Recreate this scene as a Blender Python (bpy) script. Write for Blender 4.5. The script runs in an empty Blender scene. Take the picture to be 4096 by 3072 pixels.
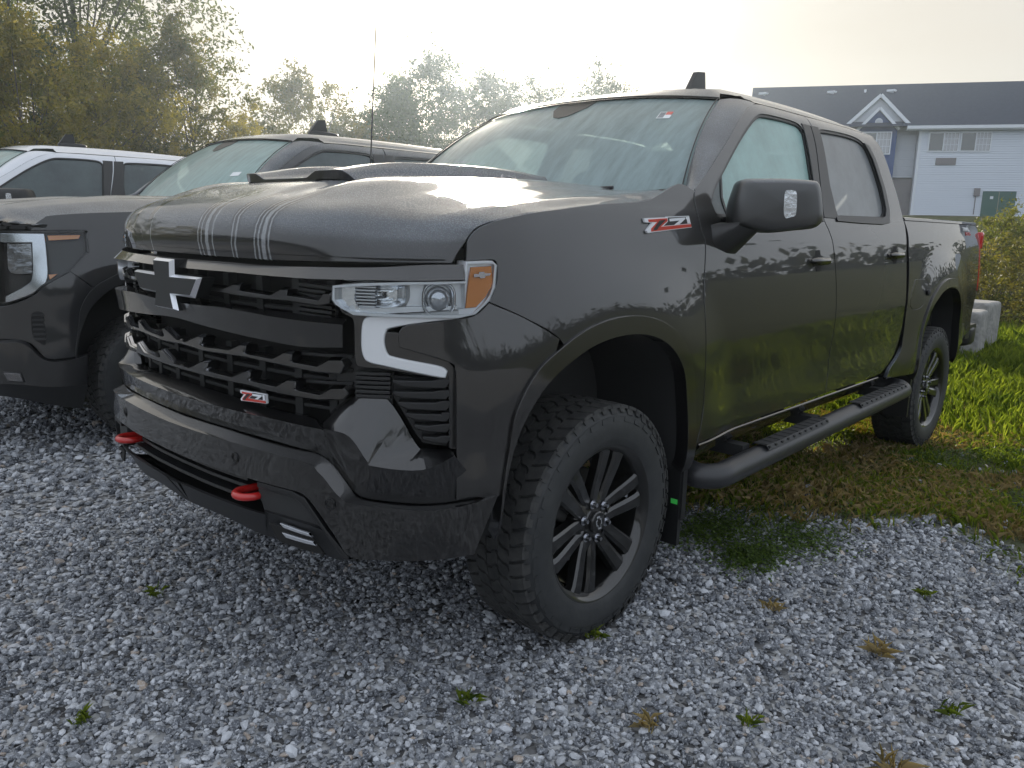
import bpy, math, random, json
import numpy as np
from mathutils import Vector, Matrix
from mathutils.geometry import delaunay_2d_cdt
sc = bpy.context.scene
R_ = math.radians
# ------------------------------------------------------------------ camera
cam_d = bpy.data.cameras.new('camera'); cam = bpy.data.objects.new('camera', cam_d); sc.collection.objects.link(cam)
CP = (2.09884, 2.47889, 1.39234); YAW, PITCH, ROLL = R_(-137.58096), R_(11.25194), R_(-1.33670)
_f = Vector((math.cos(YAW)*math.cos(PITCH), math.sin(YAW)*math.cos(PITCH), -math.sin(PITCH)))
_r = Vector((math.sin(YAW), -math.cos(YAW), 0)); _d = _f.cross(_r)
_r2 = _r*math.cos(ROLL)+_d*math.sin(ROLL); _d2 = -_r*math.sin(ROLL)+_d*math.cos(ROLL)
M = Matrix((_r2, -_d2, -_f)).transposed().to_4x4(); M.translation = CP
cam.matrix_world = M
cam_d.sensor_width = 36; cam_d.lens = 36*3185.72/4096; cam_d.clip_start = .05; cam_d.clip_end = 600
sc.camera = cam
# ------------------------------------------------------------------ sky and sun (low, hazy morning sun ahead of the camera)
SUN_AZ, SUN_EL = R_(-135.1), R_(15.4)
w = bpy.data.worlds.new('World'); sc.world = w; w.use_nodes = True
nt = w.node_tree; nt.nodes.clear(); N = nt.nodes.new; L = nt.links.new
out = N('ShaderNodeOutputWorld'); bg = N('ShaderNodeBackground'); sky = N('ShaderNodeTexSky')
sky.sky_type = 'NISHITA'; sky.sun_disc = False; sky.sun_elevation = SUN_EL
sky.sun_rotation = math.pi/2-SUN_AZ
sky.air_density = 1.0; sky.dust_density = 1.0; sky.ozone_density = 1.0
# thin high cloud: warm around the sun, bluish grey away from it
vd = N('ShaderNodeVectorMath'); vd.operation = 'DOT_PRODUCT'; vd.inputs[1].default_value = (math.cos(SUN_AZ)*math.cos(SUN_EL), math.sin(SUN_AZ)*math.cos(SUN_EL), math.sin(SUN_EL))
vr = N('ShaderNodeMapRange'); vr.interpolation_type = 'SMOOTHSTEP'; vr.inputs[1].default_value = .15; vr.inputs[2].default_value = .98
veil = N('ShaderNodeMix'); veil.data_type = 'RGBA'; veil.inputs[6].default_value = (6.8, 7.3, 8.1, 1); veil.inputs[7].default_value = (5.3, 4.85, 4.1, 1)
tc = N('ShaderNodeTexCoord'); mp = N('ShaderNodeMapping'); mp.inputs['Scale'].default_value = (1.0, 1.0, 6.0)
nz = N('ShaderNodeTexNoise'); nz.inputs['Scale'].default_value = 2.2; nz.inputs['Detail'].default_value = 5
L(tc.outputs['Generated'], vd.inputs[0]); L(vd.outputs['Value'], vr.inputs[0]); L(vr.outputs[0], veil.inputs[0]); L(tc.outputs['Generated'], mp.inputs[0]); L(mp.outputs[0], nz.inputs[0])
mr = N('ShaderNodeMapRange'); mr.inputs[1].default_value = .3; mr.inputs[2].default_value = .75; mr.inputs[3].default_value = .84; mr.inputs[4].default_value = .96
L(nz.outputs[0], mr.inputs[0])
mx = N('ShaderNodeMix'); mx.data_type = 'RGBA'; L(mr.outputs[0], mx.inputs[0]); L(sky.outputs[0], mx.inputs[6]); L(veil.outputs[2], mx.inputs[7])
# bright aureole of the veiled sun
ar = N('ShaderNodeMapRange'); ar.interpolation_type = 'SMOOTHERSTEP'; ar.inputs[1].default_value = .955; ar.inputs[2].default_value = 1.0; ar.inputs[3].default_value = 1.0; ar.inputs[4].default_value = 3.6; L(vd.outputs['Value'], ar.inputs[0])
vm = N('ShaderNodeVectorMath'); vm.operation = 'SCALE'; L(mx.outputs[2], vm.inputs[0]); L(ar.outputs[0], vm.inputs['Scale']); L(vm.outputs[0], bg.inputs[0]); bg.inputs[1].default_value = 0.10; L(bg.outputs[0], out.inputs[0])
sl = bpy.data.lights.new('sun', 'SUN'); so = bpy.data.objects.new('sun', sl); sc.collection.objects.link(so)
sl.energy = 4.2; sl.angle = R_(.6); sl.color = (1.0, .90, .75)
so.rotation_euler = Vector((math.cos(SUN_AZ)*math.cos(SUN_EL), math.sin(SUN_AZ)*math.cos(SUN_EL), math.sin(SUN_EL))).to_track_quat('Z', 'Y').to_euler()
sc.view_settings.view_transform = 'Standard'; sc.view_settings.look = 'None'; sc.view_settings.exposure = 0.55; sc.view_settings.gamma = 1
sc.view_settings.use_curve_mapping = False
sc.render.engine = 'CYCLES'; sc.render.resolution_x = 1024; sc.render.resolution_y = 768
sc.cycles.max_bounces = 8; sc.cycles.transparent_max_bounces = 16; sc.cycles.caustics_reflective = False; sc.cycles.caustics_refractive = False
rng = np.random.default_rng(7); random.seed(7)
# ---- truck body surfaces (metres; X forward from the front axle, Y to the truck's left, Z up)
import numpy as np
def _crom(P, n=12):
    P = np.asarray(P, float); Q = np.vstack([2*P[0]-P[1], P, 2*P[-1]-P[-2]]); out = []
    for i in range(1, len(Q)-2):
        p0, p1, p2, p3 = Q[i-1:i+3]
        for t in np.linspace(0, 1, n, endpoint=False):
            out.append(.5*((2*p1)+(-p0+p2)*t+(2*p0-5*p1+4*p2-p3)*t*t+(-p0+3*p1-3*p2+p3)*t**3))
    out.append(P[-1]); return np.array(out)
_PL = _crom([(.97,0),(.965,.2),(.945,.4),(.905,.59),(.86,.7),(.798,.8),(.70,.895),(.58,.96),(.45,.992),(.3,1.005),(0,1.01),
             (-1,1.01),(-2,1.01),(-3,1.01),(-3.7,1.005),(-4.3,.985),(-4.98,.935)])
_PS = np.concatenate([[0], np.cumsum(np.hypot(*np.diff(_PL, axis=0).T))])
def s_of_x(x): return np.interp(-np.asarray(x, float), -_PL[:,0], _PS)
def _sm(a, b, x):
    t = np.clip((x-a)/(b-a), 0, 1); return t*t*(3-2*t)
_ZT = _crom([(.40,-.10),(.46,-.055),(.52,-.022),(.58,-.010),(.66,-.010),(.78,-.016),(.90,-.010),(1.00,-.006),(1.10,-.009),(1.20,-.016),(1.29,-.026),(1.36,-.036),(1.43,-.055),(1.50,-.083),(1.60,-.112),(1.70,-.145),(1.80,-.180),(1.88,-.214),(1.925,-.242),(1.955,-.275),(1.974,-.318),(1.984,-.37)])
def side_off(s, z):
    """offset of the body skin from the plan curve, side of the truck"""
    x, y = plan(s)[:2]
    o = np.interp(z, _ZT[:,0], _ZT[:,1])
    for xc, zt in ((0., .50), (-3.745, .47)):
        d = np.hypot(x-xc, (z-zt)*np.where(z>zt, 1, .55))
        o = o + .030*(1-_sm(.60, .92, d))*(1-_sm(1.25, 1.4, z)) 
    return o*_sm(.80, 1.10, np.abs(s))
def plan(s):
    s = np.asarray(s, float); a = np.abs(s)
    x = np.interp(a, _PS, _PL[:,0]); y = np.interp(a, _PS, _PL[:,1])
    e = .03
    dx = np.interp(a+e, _PS, _PL[:,0])-np.interp(np.abs(a-e), _PS, _PL[:,0])
    dy = np.interp(a+e, _PS, _PL[:,1])-np.sign(a-e)*np.interp(np.abs(a-e), _PS, _PL[:,1])
    l = np.hypot(dx, dy); nx, ny = dy/l, -dx/l
    sg = np.where(s < 0, -1, 1)
    return x, y*sg, nx, ny*sg
def wrap(s, z, off=0.):
    x, y, nx, ny = plan(s)
    return np.stack([x+nx*off, y+ny*off, np.asarray(z, float)+0*x], -1)
def side(s, z, off=0.): return wrap(s, z, side_off(s, z)+off)
# hood: t 0 at the nose's lower lip, 1 at the cowl; v -1..1 across
_HX = _crom([(0,.945),(.05,.952),(.10,.945),(.15,.925),(.20,.885),(.27,.80),(.40,.60),(.60,.20),(.80,-.20),(1,-.58)])
_HZ = _crom([(0,1.285),(.05,1.330),(.10,1.375),(.15,1.412),(.20,1.440),(.27,1.468),(.40,1.506),(.60,1.532),(.80,1.542),(1,1.532)])
_EDGE = [(0,1.070,1.292),(.05,1.075,1.326),(.10,1.08,1.350),(.15,1.10,1.371),(.19,1.12,1.388),(.26,1.17,1.404),(.31,1.23,1.415),(.38,1.32,1.43),(.46,1.43,1.442),(.62,1.67,1.466),(.78,1.90,1.484),(.90,2.02,1.503),(1.0,2.12,1.522)]
_EG = np.array([(a,)+tuple(side(np.array([b]), np.array([c]), -.001)[0]*np.array([1,1,1])) for a,b,c in _EDGE])
_EG[:,2] -= np.interp(_EG[:,0], [0,.2,1], [.002,.004,.004])
def hood(t, v, off=0.):
    t = np.asarray(t, float); v = np.asarray(v, float)
    xc = np.interp(t, _HX[:,0], _HX[:,1]); zc = np.interp(t, _HZ[:,0], _HZ[:,1])
    hw = np.interp(t, [0,.2,.27,.5,.8,1], [.935,.920,.905,.895,.865,.815])
    y = v*hw; av = np.abs(v)
    pc = np.interp(np.abs(y), _PL[:160,1], _PL[:160,0])-.97
    x = xc+pc*np.interp(t, [0,.2,.5,1], [1.0,.95,.45,.10])
    k = _sm(.10, .34, t)
    drop = np.interp(t, [0,.1,.27,.5,.8,1], [0,.02,.05,.085,.085,.05])
    z = zc - drop*(.25*_sm(.30,.60,av)+.45*_sm(.66,.90,av)+.30*_sm(.90,1.02,av)) + .034*_sm(.22,.45,t)*(_sm(.40,.52,av)-_sm(.56,.72,av))
    z = z + .012*k*(1-_sm(.30,.40,av))*_sm(.22,.40,t)
    P0 = np.stack([x, y, z], -1)
    sg = np.where(v < 0, -1., 1.)
    E = np.stack([np.interp(t, _EG[:,0], _EG[:,i]) for i in (1,2,3)], -1)
    # skin at the edge without the blend
    ye = hw; pe = np.interp(ye, _PL[:160,1], _PL[:160,0])-.97
    xe = xc+pe*np.interp(t, [0,.2,.5,1], [1.0,.95,.45,.10]); ze = zc-drop*(.25+.45+.30*float(_sm(.90,1.02,1.)))
    D = E-np.stack([xe, ye, ze], -1); D[..., 1] *= sg; D = D*_sm(.45, 1.0, av)[..., None]
    P0 = P0+D; P0[..., 2] += off
    return P0
def dome(t, y, off=0.):
    """raised centre of the hood, t 0 at its front lip"""
    t = np.asarray(t, float); y = np.asarray(y, float)
    w = .335-.03*t
    P = hood(.42+.55*t, y/.87)
    e = 1-_sm(.86, 1.0, np.abs(y)/w)
    a = np.abs(y)/w
    e = (1-_sm(.84, 1.0, a)); b = _sm(.36, .56, a)
    P[..., 2] += off+(.008+.012*_sm(0,.3,t))*e+(.022+.011*_sm(0,.2,t)*(1-.6*_sm(.8,1,t)))*b*e
    return P
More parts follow.
